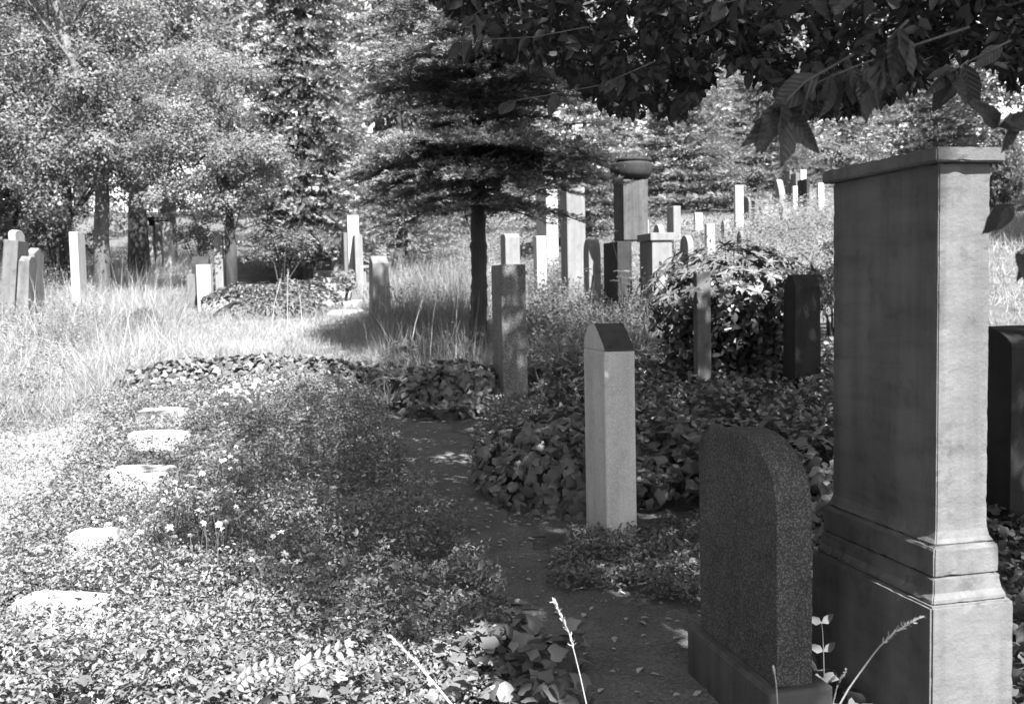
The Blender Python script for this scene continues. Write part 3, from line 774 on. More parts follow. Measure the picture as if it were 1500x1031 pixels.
# ------------------------------------------------------------------ shrubs and trees
def crown_points(c, r, ncl, per, cr, shell=.45, flat=.75):
    """leaf points gathered in clumps over an ellipsoid"""
    u = rvec(ncl); rad = rng.random(ncl) ** shell
    cc = u * rad[:, None] * np.asarray(r)
    s = rng.uniform(.6, 1.3, ncl) * cr
    idx = np.repeat(np.arange(ncl), per)
    v = rvec(len(idx)); q = rng.random(len(idx)) ** .45
    off = v * q[:, None] * s[idx][:, None]; off[:, 2] *= flat
    pos = cc[idx] + off + np.asarray(c)
    nr = .7 * v + .5 * u[idx] + np.array([0, 0, .45]) + .55 * rvec(len(idx))
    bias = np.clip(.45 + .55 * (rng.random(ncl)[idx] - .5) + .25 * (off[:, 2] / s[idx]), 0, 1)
    return pos, nr, bias, cc + np.asarray(c)

def tree(name, label, base, trunk, r0, crown, ncl, per, cr, leaf, mat, bark, tmpl=LEAF2, cat='tree', nl=9, kind_shell=.45, group=None):
    """trunk: list of world points; crown: list of (centre, radii, share)"""
    base = np.asarray(base, float)
    e = empty(name, base, label, cat, group)
    tp = np.array(trunk, float) - base; m = len(tp)
    V, F = tube(tp, np.linspace(r0, r0 * .35, m) * (1 + .25 * (np.arange(m) == 0)), 10)
    obj('trunk', mesh_np('trunk', V, F, bark, smooth=True), e)
    lm = []
    PS, NS, BS = [], [], []
    for cc, rr, sh in crown:
        cc = np.asarray(cc) - base
        pos, nr, bi, cl = crown_points(cc, rr, max(int(ncl * sh), 4), per, cr, kind_shell)
        PS.append(pos); NS.append(nr); BS.append(bi)
        for q in cl[rng.permutation(len(cl))[:max(int(nl * sh), 2)]]:
            t0 = rng.uniform(.35, .95); a0 = tp[int(t0 * (m - 1))]
            mid = (a0 + q) / 2 + np.array([0, 0, -.08 * np.linalg.norm(q - a0)]) + rng.normal(0, .08, 3)
            lm.append(tube([a0, (a0 + mid) / 2, mid, (mid + q) / 2 + rng.normal(0, .05, 3), q], np.linspace(r0 * .22, r0 * .05, 5), 6, False))
    if lm:
        V, F = join(lm); obj('limbs', mesh_np('limbs', V, F, bark, smooth=True), e)
    pos = np.concatenate(PS); nr = np.concatenate(NS); bi = np.concatenate(BS)
    hd = rvec(len(pos)) + np.array([0, 0, -.4])
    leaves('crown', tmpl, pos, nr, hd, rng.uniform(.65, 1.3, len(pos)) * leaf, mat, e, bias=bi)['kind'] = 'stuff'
    return e

def conifer(name, label, base, height, r0, radius, mat, bark, z0=.0, whorls=16, nb=7, sh_len=.22, tmpl=SHOOTF, droop=.35, dens=1.0, cat='tree', tip=.06, shape=1.0, twig=.35, hang=0.0, group=None, seed=0):
    """whorled conifer: trunk, boughs (limb + side twigs set with needle shoots)"""
    g = np.random.default_rng(seed + 100)
    base = np.asarray(base, float); e = empty(name, base, label, cat, group)
    zs = np.linspace(0, height, 10)
    V, F = tube(np.stack([.06 * np.sin(zs * .8 + seed), .06 * np.cos(zs * .6 + seed), zs - .2], -1), np.linspace(r0, .015, 10), 9)
    obj('trunk', mesh_np('trunk', V, F, bark, smooth=True), e)
    PS, HS, SC, BI, wood = [], [], [], [], []
    for i in range(whorls):
        t = (i + .3 * g.random()) / whorls
        z = z0 + (height - z0) * t
        R = radius * max((1 - t) ** shape, tip) * g.uniform(.85, 1.1)
        for b in range(nb):
            a_ = 2 * math.pi * (b + g.uniform(-.3, .3)) / nb + i * 1.1
            L = R * g.uniform(.75, 1.12); n = 7
            s = np.linspace(0, 1, n)
            dr = np.array([math.cos(a_), math.sin(a_)])
            pz = z + L * (.12 * s - droop * s ** 1.8 + .12 * droop * s ** 4)
            pts = np.stack([dr[0] * L * s, dr[1] * L * s, pz], -1)
            wood.append(tube(pts, np.linspace(max(.012, r0 * .18), .004, n), 5, False))
            nt_ = max(int(L / (.10 / dens)), 4)
            st = g.uniform(.12, 1, nt_)
            for u in st:
                p0 = np.array([np.interp(u, s, pts[:, q]) for q in range(3)])
                side = g.choice([-1, 1]); tl = L * twig * (1.05 - u) * g.uniform(.5, 1) + sh_len * .4
                dv = np.array([dr[0] * .75 - dr[1] * side * .8, dr[1] * .75 + dr[0] * side * .8, -.12 - hang * g.uniform(.3, 1)]); dv /= np.linalg.norm(dv)
                ns_ = max(int(tl / (sh_len * .55)), 1)
                for q in range(ns_):
                    w_ = (q + .2) / ns_ * tl
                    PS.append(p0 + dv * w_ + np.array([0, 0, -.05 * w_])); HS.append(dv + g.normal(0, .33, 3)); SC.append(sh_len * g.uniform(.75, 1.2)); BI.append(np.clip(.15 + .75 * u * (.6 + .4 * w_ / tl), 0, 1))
            PS.append(pts[-1]); HS.append(pts[-1] - pts[-2]); SC.append(sh_len); BI.append(.9)
    PS, HS, SC, BI = map(np.array, (PS, HS, SC, BI))
    V, F = join(wood); obj('boughs', mesh_np('boughs', V, F, bark, smooth=True), e)
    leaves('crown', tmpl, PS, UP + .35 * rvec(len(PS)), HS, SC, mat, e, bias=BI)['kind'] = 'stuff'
    return e

# --- the spruce in the middle: every bough a part of its own
def main_spruce():
    g = np.random.default_rng(42)
    base = G(702, 524); d = proj(base)[2]
    def tp(px, py): return P(px, py, d)
    pts = [base + np.array([0, 0, -.15]), base, tp(700, 480), tp(702, 440), tp(702, 400), tp(701, 350), tp(700, 300), tp(700, 200), tp(700, 90), tp(702, -60), tp(705, -230), tp(706, -330)]
    e = empty('spruce_tree', base, 'dark layered spruce with a bare lower trunk in the middle of the picture', 'tree')
    rad = np.array([.17, .145, .125, .125, .12, .115, .11, .1, .085, .06, .03, .01])
    fine = np.linspace(0, 1, 70); co = np.linspace(0, 1, 12)
    V, F = tube(np.stack([np.interp(fine, co, (np.array(pts) - base)[:, k]) for k in range(3)], -1), np.interp(fine, co, rad) * (1 + .08 * g.normal(size=70)), 16)
    V = V + g.normal(0, .006, V.shape)
    obj('trunk', mesh_np('trunk', V, F, M_barkd, smooth=True), e)
    PTS = np.array(pts) - base; order = np.argsort(PTS[:, 2])
    def axis_at(z): return np.array([np.interp(z, PTS[order, 2], PTS[order, 0]), np.interp(z, PTS[order, 2], PTS[order, 1]), z])
    def zpx(py): return P(700, py, d)[2] - base[2]
    # pixel row at the trunk, radius (m), boughs, needle density, droop
    tiers = [(300, 1.8, 7, .4, .33), (285, .9, 6, .6, .4), (262, 1.5, 8, 1, .33), (240, 1.95, 10, 1.0, .33), (220, 2.1, 10, 1.0, .33), (200, 1.8, 9, 1, .33), (175, 1.2, 8, .9, .17), (145, 1.2, 7, .9, .17), (122, 2.0, 9, .9, .17), (102, 2.4, 11, 1, .17), (82, 2.1, 10, 1, .17),
             (45, 1.5, 8, .9, .17), (10, 1.8, 9, 1, .17), (-30, 1.5, 8, .6, .17), (-80, 1.2, 7, .6, .17), (-130, 1.2, 6, .6, 0), (-180, .9, 7, 1, 0), (-230, .65, 6, 1, 0), (-280, .4, 6, 1, -.1)]
    cache = {}
    def bough(L, dens, droop, var):
        key = (round(L / .3), round(dens * 2), round(droop * 6), var)
        if key in cache: return cache[key]
        s = np.linspace(0, 1, 9)
        q = np.stack([L * s, .06 * L * np.sin(s * 4 + var), L * (.1 * s - droop * s ** 2 + .18 * droop * s ** 5)], -1)
        V, F = tube(q, np.linspace(.022, .005, 9), 5, False)
        Ps, Hs, Sc, Bi = [], [], [], []
        for u in g.uniform(.06, 1, int(L * 34 * dens)):
            p0 = np.array([np.interp(u, s, q[:, k]) for k in range(3)])
            sd = g.choice([-1, 1]); tl = (L * .42 * (1.08 - u) + .1) * g.uniform(.5, 1.1)
            dv = np.array([g.uniform(.35, .95), sd * g.uniform(.4, 1.0), g.normal(-.1, .12)]); dv /= np.linalg.norm(dv)
            Vt, Ft = tube([p0, p0 + dv * tl + np.array([0, 0, -.03])], [.005, .002], 3, False)
            F = np.concatenate([F, Ft + len(V)]); V = np.concatenate([V, Vt])
            if dens < .3 and g.random() < .6: continue
            for w_ in np.arange(.02, tl, .06):
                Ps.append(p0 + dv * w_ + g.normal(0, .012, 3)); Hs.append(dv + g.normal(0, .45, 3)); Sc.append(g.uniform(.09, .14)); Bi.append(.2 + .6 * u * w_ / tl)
        Ps.append(q[-1]); Hs.append(q[-1] - q[-2]); Sc.append(.12); Bi.append(.8)
        Ps, Hs, Sc, Bi = map(np.array, (Ps, Hs, Sc, Bi))
        V2, F2 = inst(SHOOT[0], SHOOT[1], Ps, frames(UP + .3 * rvec(len(Ps)), Hs), Sc)
        tn = np.concatenate([np.full(len(V), .1), tone_for(len(Ps), len(SHOOT[0]), bias=Bi)])
        mi = np.concatenate([np.ones(len(F), int), np.zeros(len(F2), int)])
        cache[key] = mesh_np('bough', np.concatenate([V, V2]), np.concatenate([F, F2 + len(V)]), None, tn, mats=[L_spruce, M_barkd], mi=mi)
        return cache[key]
    for ti, (py, R, nb, dens, droop) in enumerate(tiers):
        for b in range(nb):
            a_ = 2 * math.pi * (b + g.uniform(-.25, .25)) / nb + ti * .9
            L = max(round(R * g.uniform(.8, 1.12) / .3), 1) * .3
            o = obj('bough', bough(L, dens, droop, b % 2), e, axis_at(zpx(py + g.uniform(-7, 7))))
            sc_ = g.uniform(.92, 1.1); o.scale = (sc_, sc_, sc_); o.rotation_euler = (g.normal(0, .08), g.normal(0, .05), a_)
    return e
main_spruce()

# --- background trees
def gp(px, py, d):
    p = P(px, py, d); return np.array([p[0], p[1], float(TH(p[0], p[1]))])
def cr(px, py, d, wpx, hpx, dep, share=1.0):
    k = d / FPX; return (P(px, py, d), (wpx * k / 2, dep, hpx * k / 2), share)

d = 26
b = gp(150, 385, d)
tree('birch_tree', 'pale-barked birch leaning left, its trunk breaking through the leaves at upper left', b,
     [b - np.array([0, 0, .3]), P(148, 350, d), P(150, 290, d), P(146, 230, d), P(132, 160, d), P(112, 100, d), P(92, 50, d), P(75, -20, d), P(55, -110, d), P(40, -200, d)], .21,
     [cr(-30, 90, d, 200, 330, 1.8, .4), cr(200, 90, d + .6, 300, 320, 1.8, .6), cr(60, 60, d + 2, 330, 330, 1.5, .5), cr(60, 240, d - .6, 170, 170, 1.2, .35), cr(120, 120, d - 1.2, 130, 110, .6, .14), cr(140, 225, d - 1.3, 90, 110, .5, .12), cr(190, 235, d, 120, 160, 1.2, .25), cr(90, -150, d, 500, 300, 3, .2)], 120, 160, .6, .095, L_light, M_birch, nl=6)
d = 31
b = gp(201, 335, d)
tree('broadleaf_tree', 'dark straight trunk under heavy leaves right of the birch', b, [b - np.array([0, 0, .3]), P(201, 300, d), P(203, 240, d), P(205, 100, d), P(205, -80, d), P(210, -200, d)], .30,
     [cr(200, 120, d + 1.5, 320, 260, 3, .6), cr(250, -60, d + 1, 520, 340, 4, 1.0)], 110, 75, .65, .15, L_broad, M_barkd, nl=12)
d = 25
b = gp(338, 392, d)
tree('broadleaf_tree', 'bright bushy tree with rounded sunlit leaf clumps left of the dark drooping spruce', b, [b - np.array([0, 0, .3]), P(338, 360, d), P(335, 320, d), P(330, 260, d), P(325, 200, d), P(320, 120, d)], .16,
     [cr(335, 250, d, 170, 110, 1.4, .3), cr(255, 200, d, 130, 230, 1.3, .4), cr(300, 130, d + .4, 210, 120, 1.4, .35), cr(375, 250, d - .6, 100, 90, .9, .25), cr(225, 290, d + .3, 90, 80, .8, .1), cr(320, 300, d - .3, 120, 60, .8, .12)], 80, 300, .46, .07, L_light, M_barkd, nl=14)
d = 29
b = gp(95, 372, d)
tree('broadleaf_tree', 'full leafy tree in the background right behind the leaning birch', b, [b - np.array([0, 0, .3]), P(96, 330, d), P(98, 260, d), P(98, 120, d), P(100, -40, d)], .2,
     [cr(60, 40, d, 260, 230, 1.6, .5), cr(170, 60, d + .5, 220, 240, 1.6, .5), cr(270, 30, d + 1, 200, 200, 1.6, .4), cr(130, 200, d + .6, 260, 150, 1.4, .4)], 70, 190, .75, .11, L_light, M_barkd, nl=8)
d = 34
b = gp(20, 380, d)
tree('broadleaf_tree', 'shadowy leafy tree at the far left edge behind the leaning stones', b, [b - np.array([0, 0, .3]), P(18, 330, d), P(15, 250, d), P(10, 100, d), P(5, -60, d)], .25,
     [cr(20, 220, d, 260, 300, 3, .8), cr(-60, 60, d, 360, 320, 4, .8)], 110, 95, .6, .14, L_broad, M_barkd, nl=10)
conifer('spruce_tree', 'dark drooping spruce with bright shoot tips left of the middle spruce', gp(448, 370, 29), 13, .24, 2.3, L_spruceb, M_barkd, z0=1.2, whorls=27, nb=8, sh_len=.33, droop=.5, hang=.9, dens=1.1, shape=.3, twig=.5, seed=3)
conifer('spruce_tree', 'second drooping spruce behind and right of the dark one, mostly hidden', gp(590, 360, 34), 14, .22, 3.2, L_spruceb, M_barkd, z0=1.6, whorls=22, nb=8, sh_len=.26, droop=.45, hang=.8, dens=.55, shape=.6, seed=5)
conifer('pine_tree', 'feathery young conifer behind the pillars at the slab path', gp(590, 350, 32), 4.2, .1, 2.6, L_larch, M_bark, z0=.2, whorls=12, nb=8, sh_len=.3, droop=-.05, dens=.6, shape=.7, seed=8)
conifer('pine_tree', 'feathery pale conifer between the dark bushes and the pillars', gp(455, 345, 33), 4.0, .1, 2.2, L_larch, M_bark, z0=.2, whorls=12, nb=8, sh_len=.3, droop=-.05, dens=.6, shape=.7, seed=9)
conifer('larch_tree', 'light feathery larch behind the stone bowl', gp(1000, 310, 34), 6.3, .14, 2.9, L_larch, M_bark, z0=.2, whorls=16, nb=9, sh_len=.34, droop=.12, dens=.62, shape=.6, seed=12)
conifer('larch_tree', 'light larch with drooping tips above the far hilltop cluster', gp(1235, 290, 47), 6.6, .14, 3.0, L_larch, M_bark, z0=.5, whorls=14, nb=9, sh_len=.34, droop=.3, hang=.5, dens=.62, shape=.6, seed=13)
conifer('larch_tree', 'bright feathery larch above the cap of the tall stele', gp(1370, 290, 38), 7.2, .14, 3.2, L_larch, M_bark, z0=.4, whorls=17, nb=9, sh_len=.34, droop=.1, dens=.62, shape=.65, seed=14)
conifer('larch_tree', 'pale larch filling the gap left of the stone bowl', gp(860, 330, 33), 6.0, .14, 2.6, L_larch, M_bark, z0=.3, whorls=15, nb=9, sh_len=.34, droop=.12, dens=.62, shape=.6, seed=15)
conifer('larch_tree', 'pale larch between the stone bowl and the hilltop cluster', gp(1110, 290, 42), 6.5, .14, 3.4, L_larch, M_bark, z0=.3, whorls=15, nb=9, sh_len=.38, droop=.15, dens=.6, shape=.6, seed=16)
def thuja(label, px, d, hpx_top, w_, seed):
    b = gp(px, 300, d); H = P(px, hpx_top, d)[2] - b[2]
    e = empty('thuja_tree', b, label, 'tree')
    V, F = tube([(0, 0, -.2), (0, 0, H * .5), (0, 0, H * .9)], [.12, .07, .02], 8); obj('trunk', mesh_np('trunk', V, F, M_bark, smooth=True), e)
    n = 3200; t = rng.random(n) ** .8; a_ = rng.uniform(0, 2 * np.pi, n)
    r = w_ * (np.sin(np.clip(t * .95 + .12, 0, 1) * np.pi) ** .6) * (1 - .35 * t) * (.65 + .4 * rng.random(n)) * (.8 + .4 * vnoise(a_ * 3, t * 9, 1, seed))
    pos = np.stack([r * np.cos(a_), r * np.sin(a_), t * H], -1)
    leaves('crown', SHOOTF, pos, rvec(n), np.stack([np.cos(a_) * .4, np.sin(a_) * .4, np.full(n, 1.)], -1) + .25 * rvec(n), rng.uniform(.2, .32, n), L_larch, e, bias=t * .5 + .2)['kind'] = 'stuff'
thuja('narrow upright thuja at the right edge behind the tall stele', 1468, 30, 190, .55, 31)

# wall of tall woodland behind
WALL = [(-120, 56, 'tall far tree at the left picture edge behind the birch'), (120, 62, 'tall far tree filling the top between birch and spruce'), (340, 55, 'tall far tree rising over the bright bushy tree'), (560, 60, 'tall far tree behind the drooping spruces'),
        (760, 56, 'tall far tree straight behind the middle spruce'), (960, 60, 'tall far tree above the stone bowl'), (1150, 55, 'tall far tree above the hilltop stones'), (1350, 60, 'tall far tree above the tall stele'), (1560, 56, 'tall far tree at the right picture edge')]
for i, (px, d, lab) in enumerate(WALL):
    b = gp(px, 330, d); H = rng.uniform(17, 21)
    tree('broadleaf_tree', lab, b, [b + np.array([0, 0, z]) for z in (-.4, 2, 5, 9, 13, H * .8)], .4,
         [(b + np.array([0, 0, H * .55]), (5.2, 4, H * .5), .8), (b + np.array([rng.uniform(-2, 2), 0, H * .25]), (5.0, 3.5, H * .26), .5)], 120, 58, 1.5, .4, [L_broad, L_broad, L_light][i % 3], M_bark, nl=8, group='tall trees closing the background')
# lower wing trees hide bare horizon; unseen left and rear ones added to cut skylight
WING = [(-16, 22, 'leafy tree beyond the left edge, level with the slab path'), (-18, 34, 'leafy tree beyond the left edge, farther up the slope'), (20, 30, 'leafy tree beyond the right edge on the hill'), (17, 20, 'leafy tree beyond the right edge below the hill'), (-14, 11, 'unseen leafy tree added beyond the left edge beside the grass bank to cut skylight'), (-9.5, 5, 'unseen leafy tree added left of the photographer to cut skylight'), (-9, -1, 'unseen leafy tree added left of and slightly behind the photographer to cut skylight'), (-12, -4, 'unseen leafy tree added behind the photographer on the left to cut skylight'), (-6, -15, 'unseen leafy tree added far behind the photographer to cut skylight'), (13, 4, 'leafy tree right of the overhanging tree'), (-23, 15, 'leafy tree in the second row beyond the left edge')]
for i, (x, y, lab) in enumerate(WING):
    b = np.array([x, y, float(TH(x, y))]); H = 11
    tree('broadleaf_tree', lab, b, [b + np.array([0, 0, z]) for z in (-.4, 2, 5, 8, 10)], .3, [(b + np.array([0, 0, 7.5]), (4, 4, 6.5), 1.3)], 110, 30, 1.1, .5, L_broad, M_bark, nl=8, group='trees beyond the picture edges')

# --- shrubs
def shrub(name, label, px, py, d, wpx, hpx, dep, ncl, per, crr, leaf, mat, tmpl=LEAF3, cat='shrub', nst=7):
    b = gp(px, py, d); k = d / FPX; c_ = P(px, py - hpx / 2, d)
    e = empty(name, b, label, cat)
    pos, nr, bi, cl = crown_points(c_ - b, (wpx * k / 2, dep, hpx * k / 2), ncl, per, crr, .4)
    st = [tube([(rng.uniform(-.1, .1), rng.uniform(-.1, .1), -.1), q * np.array([.4, .4, .5]) + rng.normal(0, .03, 3), q], [.025, .016, .006], 5, False) for q in cl[:nst]]
    V, F = join(st); obj('stems', mesh_np('stems', V, F, M_barkd, smooth=True), e)
    ok = pos[:, 2] > TH(pos[:, 0] + b[0], pos[:, 1] + b[1]) - b[2]
    pos, nr, bi = pos[ok], nr[ok], bi[ok]
    leaves('foliage', tmpl, pos, nr, rvec(len(pos)) + np.array([0, 0, -.2]), rng.uniform(.65, 1.3, len(pos)) * leaf, mat, e, bias=bi)['kind'] = 'stuff'
    return e
shrub('round_shrub', 'light round bush in front of the bright bushy tree', 300, 372, 27, 90, 62, .8, 30, 90, .28, .07, L_light)
shrub('dark_shrub', 'dark fine-leaved bush right of the bright bushy tree trunk', 410, 396, 25, 88, 66, .8, 34, 100, .26, .06, L_hedge)
shrub('dark_shrub', 'shadowy undergrowth bush behind the narrow post at left', 80, 385, 28, 130, 90, 1.0, 34, 100, .34, .08, L_hedge)
shrub('variegated_shrub', 'speckled leafy shrub between the blackened stone and the tall stele', 1222, 475, 13.5, 100, 130, .6, 46, 80, .18, .05, L_light)
shrub('low_shrub', 'small leafy plant beside the slabs of the back path', 505, 428, 23, 42, 34, .35, 14, 60, .16, .07, L_light)
shrub('hill_shrub', 'grey-green bush on the hillside below the larch', 1075, 300, 33, 110, 60, .9, 34, 80, .35, .1, L_broad)
shrub('hill_shrub', 'bush at the top of the hillside above the hilltop stones', 1190, 262, 43, 160, 60, 1.2, 40, 80, .5, .14, L_broad)
shrub('hill_shrub', 'dark gap-filling bush at the left of the hillside larches', 930, 300, 38, 120, 90, 1.2, 34, 80, .5, .12, L_broad)

for i, (px, d_, wd, hh, lab) in enumerate([(40, 44, 260, 100, 'undergrowth bush closing the gap at the far left'), (230, 46, 240, 110, 'undergrowth bush behind the table tomb'), (400, 44, 200, 90, 'undergrowth bush behind the dark fine-leaved bush'), (560, 46, 220, 90, 'undergrowth bush behind the pillars'), (720, 44, 240, 100, 'undergrowth bush behind the middle spruce'),
        (880, 48, 220, 90, 'undergrowth bush behind the dappled steles'), (1060, 50, 220, 90, 'undergrowth bush on the hilltop left of the far cluster'), (1260, 50, 240, 90, 'undergrowth bush on the hilltop right of the far cluster'), (1450, 48, 240, 100, 'undergrowth bush at the right edge of the hilltop')]):
    yb = proj(gp(px, 300, d_))[1]
    shrub('undergrowth_shrub', lab, px, yb, d_, wd, hh, 1.6, 46, 70, .7, .17, [L_light, L_broad][i % 2], LEAF2)

def rhododendron():
    """whorls of long glossy leaves at the shoot ends; leaves are separate parts"""
    d = 12.2; b = gp(1075, 505, d); k = d / FPX
    e = empty('rhododendron_bush', b, 'glossy rhododendron bush with star-like leaf whorls in front of the bowl monument', 'shrub')
    g = np.random.default_rng(8); dz = P(1060, 505, d)[2] - b[2]
    ends = []
    for _ in range(185):
        v = g.normal(size=3); v /= np.linalg.norm(v); v[2] = abs(v[2]) * 1.1 - .25
        r = g.uniform(.72, 1.02)
        ends.append(np.array([v[0] * 150 * k * r, v[1] * .85 * r, dz + 78 * k + v[2] * 84 * k * r]))
    ends = np.array(ends)
    st = []
    for q in ends[:70]:
        st.append(tube([(g.uniform(-.12, .12), g.uniform(-.12, .12), -.1), q * np.array([.35, .35, .45]) + g.normal(0, .03, 3), q * .8, q], [.022, .016, .009, .005], 5, False))
    V, F = join(st); obj('stems', mesh_np('stems', V, F, M_barkd, smooth=True), e)
    tm = big_leaf(1, .3, .45)
    PL, NL, HL, SL = [], [], [], []
    cen = np.array([0, 0, dz + 60 * k])
    for q in ends:
        ax = (q - cen) / np.linalg.norm(q - cen) + np.array([0, 0, .6]); ax /= np.linalg.norm(ax)
        t1 = np.cross(ax, [.3, .8, .1]); t1 /= np.linalg.norm(t1); t2 = np.cross(ax, t1)
        for j in range(8):
            a_ = 2 * math.pi * j / 8 + g.uniform(-.3, .3); rd = t1 * math.cos(a_) + t2 * math.sin(a_)
            PL.append(q); HL.append(rd + ax * g.uniform(.1, .8)); NL.append(ax - .3 * rd + .2 * g.normal(size=3)); SL.append(g.uniform(.11, .165))
    PL, NL, HL, SL = map(np.array, (PL, NL, HL, SL))
    q = proj(PL + b); vis = np.argsort(PL[:, 1])[:260]
    R3 = frames(NL, HL)
    me = mesh_np('leaf', tm[0], tm[1], L_rhodo, np.full(len(tm[0]), .6), smooth=True)
    for i in vis:
        o = obj('leaf', me, e); o.matrix_basis = Matrix.Translation(PL[i]) @ Matrix(R3[i].tolist()).to_4x4() @ Matrix.Scale(float(SL[i]), 4)
    m = np.ones(len(PL), bool); m[vis] = False
    V, F = inst(tm[0], tm[1], PL[m], R3[m], SL[m])
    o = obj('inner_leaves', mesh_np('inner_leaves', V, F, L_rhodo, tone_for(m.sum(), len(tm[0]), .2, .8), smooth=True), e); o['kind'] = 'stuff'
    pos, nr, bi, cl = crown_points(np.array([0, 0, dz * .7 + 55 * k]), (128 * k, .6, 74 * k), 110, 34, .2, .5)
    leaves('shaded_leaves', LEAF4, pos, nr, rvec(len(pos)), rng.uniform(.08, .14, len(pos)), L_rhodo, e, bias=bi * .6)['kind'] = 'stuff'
rhododendron()

# ------------------------------------------------------------------ ferns, flowers, grass ears
def fern(label, px, py, n, L, seed, mat=L_fern):
    b = G(px, py); g = np.random.default_rng(seed)
    e = empty('fern', b, label, 'fern')
    for i in range(n):
        a_ = 2 * math.pi * (i + g.uniform(-.3, .3)) / n; l = L * g.uniform(.8, 1.15)
        s = np.linspace(0, 1, 12); dr = np.array([math.cos(a_), math.sin(a_), 0])
        p = dr[None] * (l * .85 * s)[:, None] + np.array([0, 0, 1.])[None] * (l * (.85 * s - .72 * s ** 2.2))[:, None]
        V, F = tube(p, np.linspace(.005, .0015, 12), 3, False)
        ps, hs, sc, nn = [], [], [], []
        for u in np.linspace(.12, .98, 26):
            q = np.array([np.interp(u, s, p[:, k]) for k in range(3)])
            for sd in (-1, 1):
                ps.append(q); hs.append(np.array([-dr[1] * sd, dr[0] * sd, -.15]) + dr * .45); nn.append([0, 0, 1.]); ll = l * .23 * math.sin(math.pi * (u * .85 + .12)); sc.append([ll, ll * .5, ll])
        V2, F2 = inst(LEAF4[0], LEAF4[1], np.array(ps), frames(np.array(nn) + .15 * rvec(len(ps)), np.array(hs)), np.array(sc))
        obj('frond', mesh_np('frond', np.concatenate([V, V2]), np.concatenate([F, F2 + len(V)]), mat, np.full(len(V) + len(V2), g.uniform(.3, .8))), e)
fern('fern spreading over the path edge left of the spruce ivy heap', 600, 572, 9, .75, 1)
fern('fern below the spruce ivy heap, low over the path', 648, 612, 8, .5, 2)
fern('tall feathery fern in front of the spruce trunk', 628, 528, 10, .95, 3)
fern('fern in shade right of the granite stele', 815, 560, 9, .8, 4)
fern('fern left of the blackened gravestone under the rhododendron', 1105, 545, 9, .7, 5)
fern('fern at the far end of the ivy ridge in the sunny grass edge', 560, 540, 8, .6, 6)

def flower_plant(label, px, py, wpx, hpx, n, seed, sz=.027):
    b = G(px, py); g = np.random.default_rng(seed); d = proj(b)[2]; k = d / FPX
    e = empty('flowering_plant', b, label, 'flower')
    V, F = [], []
    for r_, z in ((0, .0), (.55, .12), (1, .3), (.9, .5), (.4, .62), (0, .66)):
        pass
    base_m = None
    pet = []
    for j in range(9):
        a_ = 2 * math.pi * j / 9
        pet.append((LEAF4[0] * np.array([.75, .9, 1]) @ np.array(Matrix.Rotation(-.55 + .5 * (j % 2), 3, 'Y')).T) @ np.array(Matrix.Rotation(a_, 3, 'Z')).T)
    V = np.concatenate(pet); F = np.concatenate([LEAF4[1] + i * len(LEAF4[0]) for i in range(9)])
    me = mesh_np('flower', V, F, L_flower, np.full(len(V), .6))
    stm = []
    for i in range(n):
        x, y = g.normal(0, .5) * wpx * k * .5, g.normal(0, .5) * hpx * k * 1.6
        z = float(TH(b[0] + x, b[1] + y) - b[2]); h = g.uniform(.26, .4)
        stm.append(tube([(x, y, z), (x + g.normal(0, .01), y, z + h * .6), (x + g.normal(0, .02), y + g.normal(0, .02), z + h)], [.003, .0025, .002], 4, False))
        so_ = obj('stem', mesh_np('stem', stm[-1][0], stm[-1][1], L_fern), e)
        o = obj('flower', me, so_, stm[-1][0][-1]); s = sz * g.uniform(.7, 1.3); o.scale = (s, s, s); o.rotation_euler = (g.uniform(-.2, .9), g.uniform(-.5, .5), g.uniform(0, 6))
flower_plant('white flowers in the sunny middle of the bed, below the ivy ridge', 355, 622, 130, 60, 56, 1, .048)
flower_plant('scattered white flowers beside the brightest slab', 330, 735, 90, 80, 24, 2)
flower_plant('cluster of white flowers lower in the bed, right of the second slab', 265, 790, 100, 60, 28, 3)
flower_plant('loose white flowers in the lower bed above the near slab', 330, 850, 150, 50, 24, 4)
flower_plant('few white flowers near the bright bottom left ivy', 420, 905, 130, 40, 10, 5)
flower_plant('white flower heads at the bright left border of the bed', 200, 850, 120, 60, 14, 6, .026)

def stalk(label, pts, d0, d1, head, rad=.0022, hr=.006):
    """grass stalk through pixels; head = share of the length carrying the ear"""
    n = len(pts); W_ = np.array([P(x, y, d0 + (d1 - d0) * i / (n - 1)) for i, (x, y) in enumerate(pts)])
    t = np.linspace(0, 1, 14); tt = np.linspace(0, 1, n)
    W_ = np.stack([np.interp(t, tt, W_[:, k]) for k in range(3)], -1)
    b = W_[0].copy(); b[2] = min(b[2], float(TH(b[0], b[1])))
    W_ = np.concatenate([[b], W_])
    e = empty('grass_stalk', b, label, 'grass stalk')
    V, F = tube(W_ - b, np.linspace(rad, rad * .6, len(W_)), 5); obj('stem', mesh_np('stem', V, F, L_straw, smooth=True), e)
    L = np.linalg.norm(W_[-1] - W_[1])
    m = int(44); u = np.linspace(1 - head, 1, m)
    q = np.stack([np.interp(u, t, (W_[1:] - b)[:, k]) for k in range(3)], -1)
    ax = np.gradient(q, axis=0)
    pos = q; hd = ax / np.linalg.norm(ax, axis=1, keepdims=True) + .22 * rvec(m)
    V, F = inst(LEAF4[0] * np.array([1, .5, 1]), LEAF4[1], pos, frames(rvec(m), hd), np.full(m, hr * 3.0))
    obj('seed_head', mesh_np('seed_head', V, F, L_straw, np.full(len(V), .75)), e)
stalk('pale grass ear leaning left at the bottom, in front of the dark bed', [(668, 1040), (640, 1005), (610, 970), (572, 932)], 2.6, 2.6, .55, .004, .006)
stalk('grass ear rising over the dark earth path', [(862, 1045), (850, 990), (835, 930), (812, 880)], 3.0, 3.0, .45, .0018, .006)
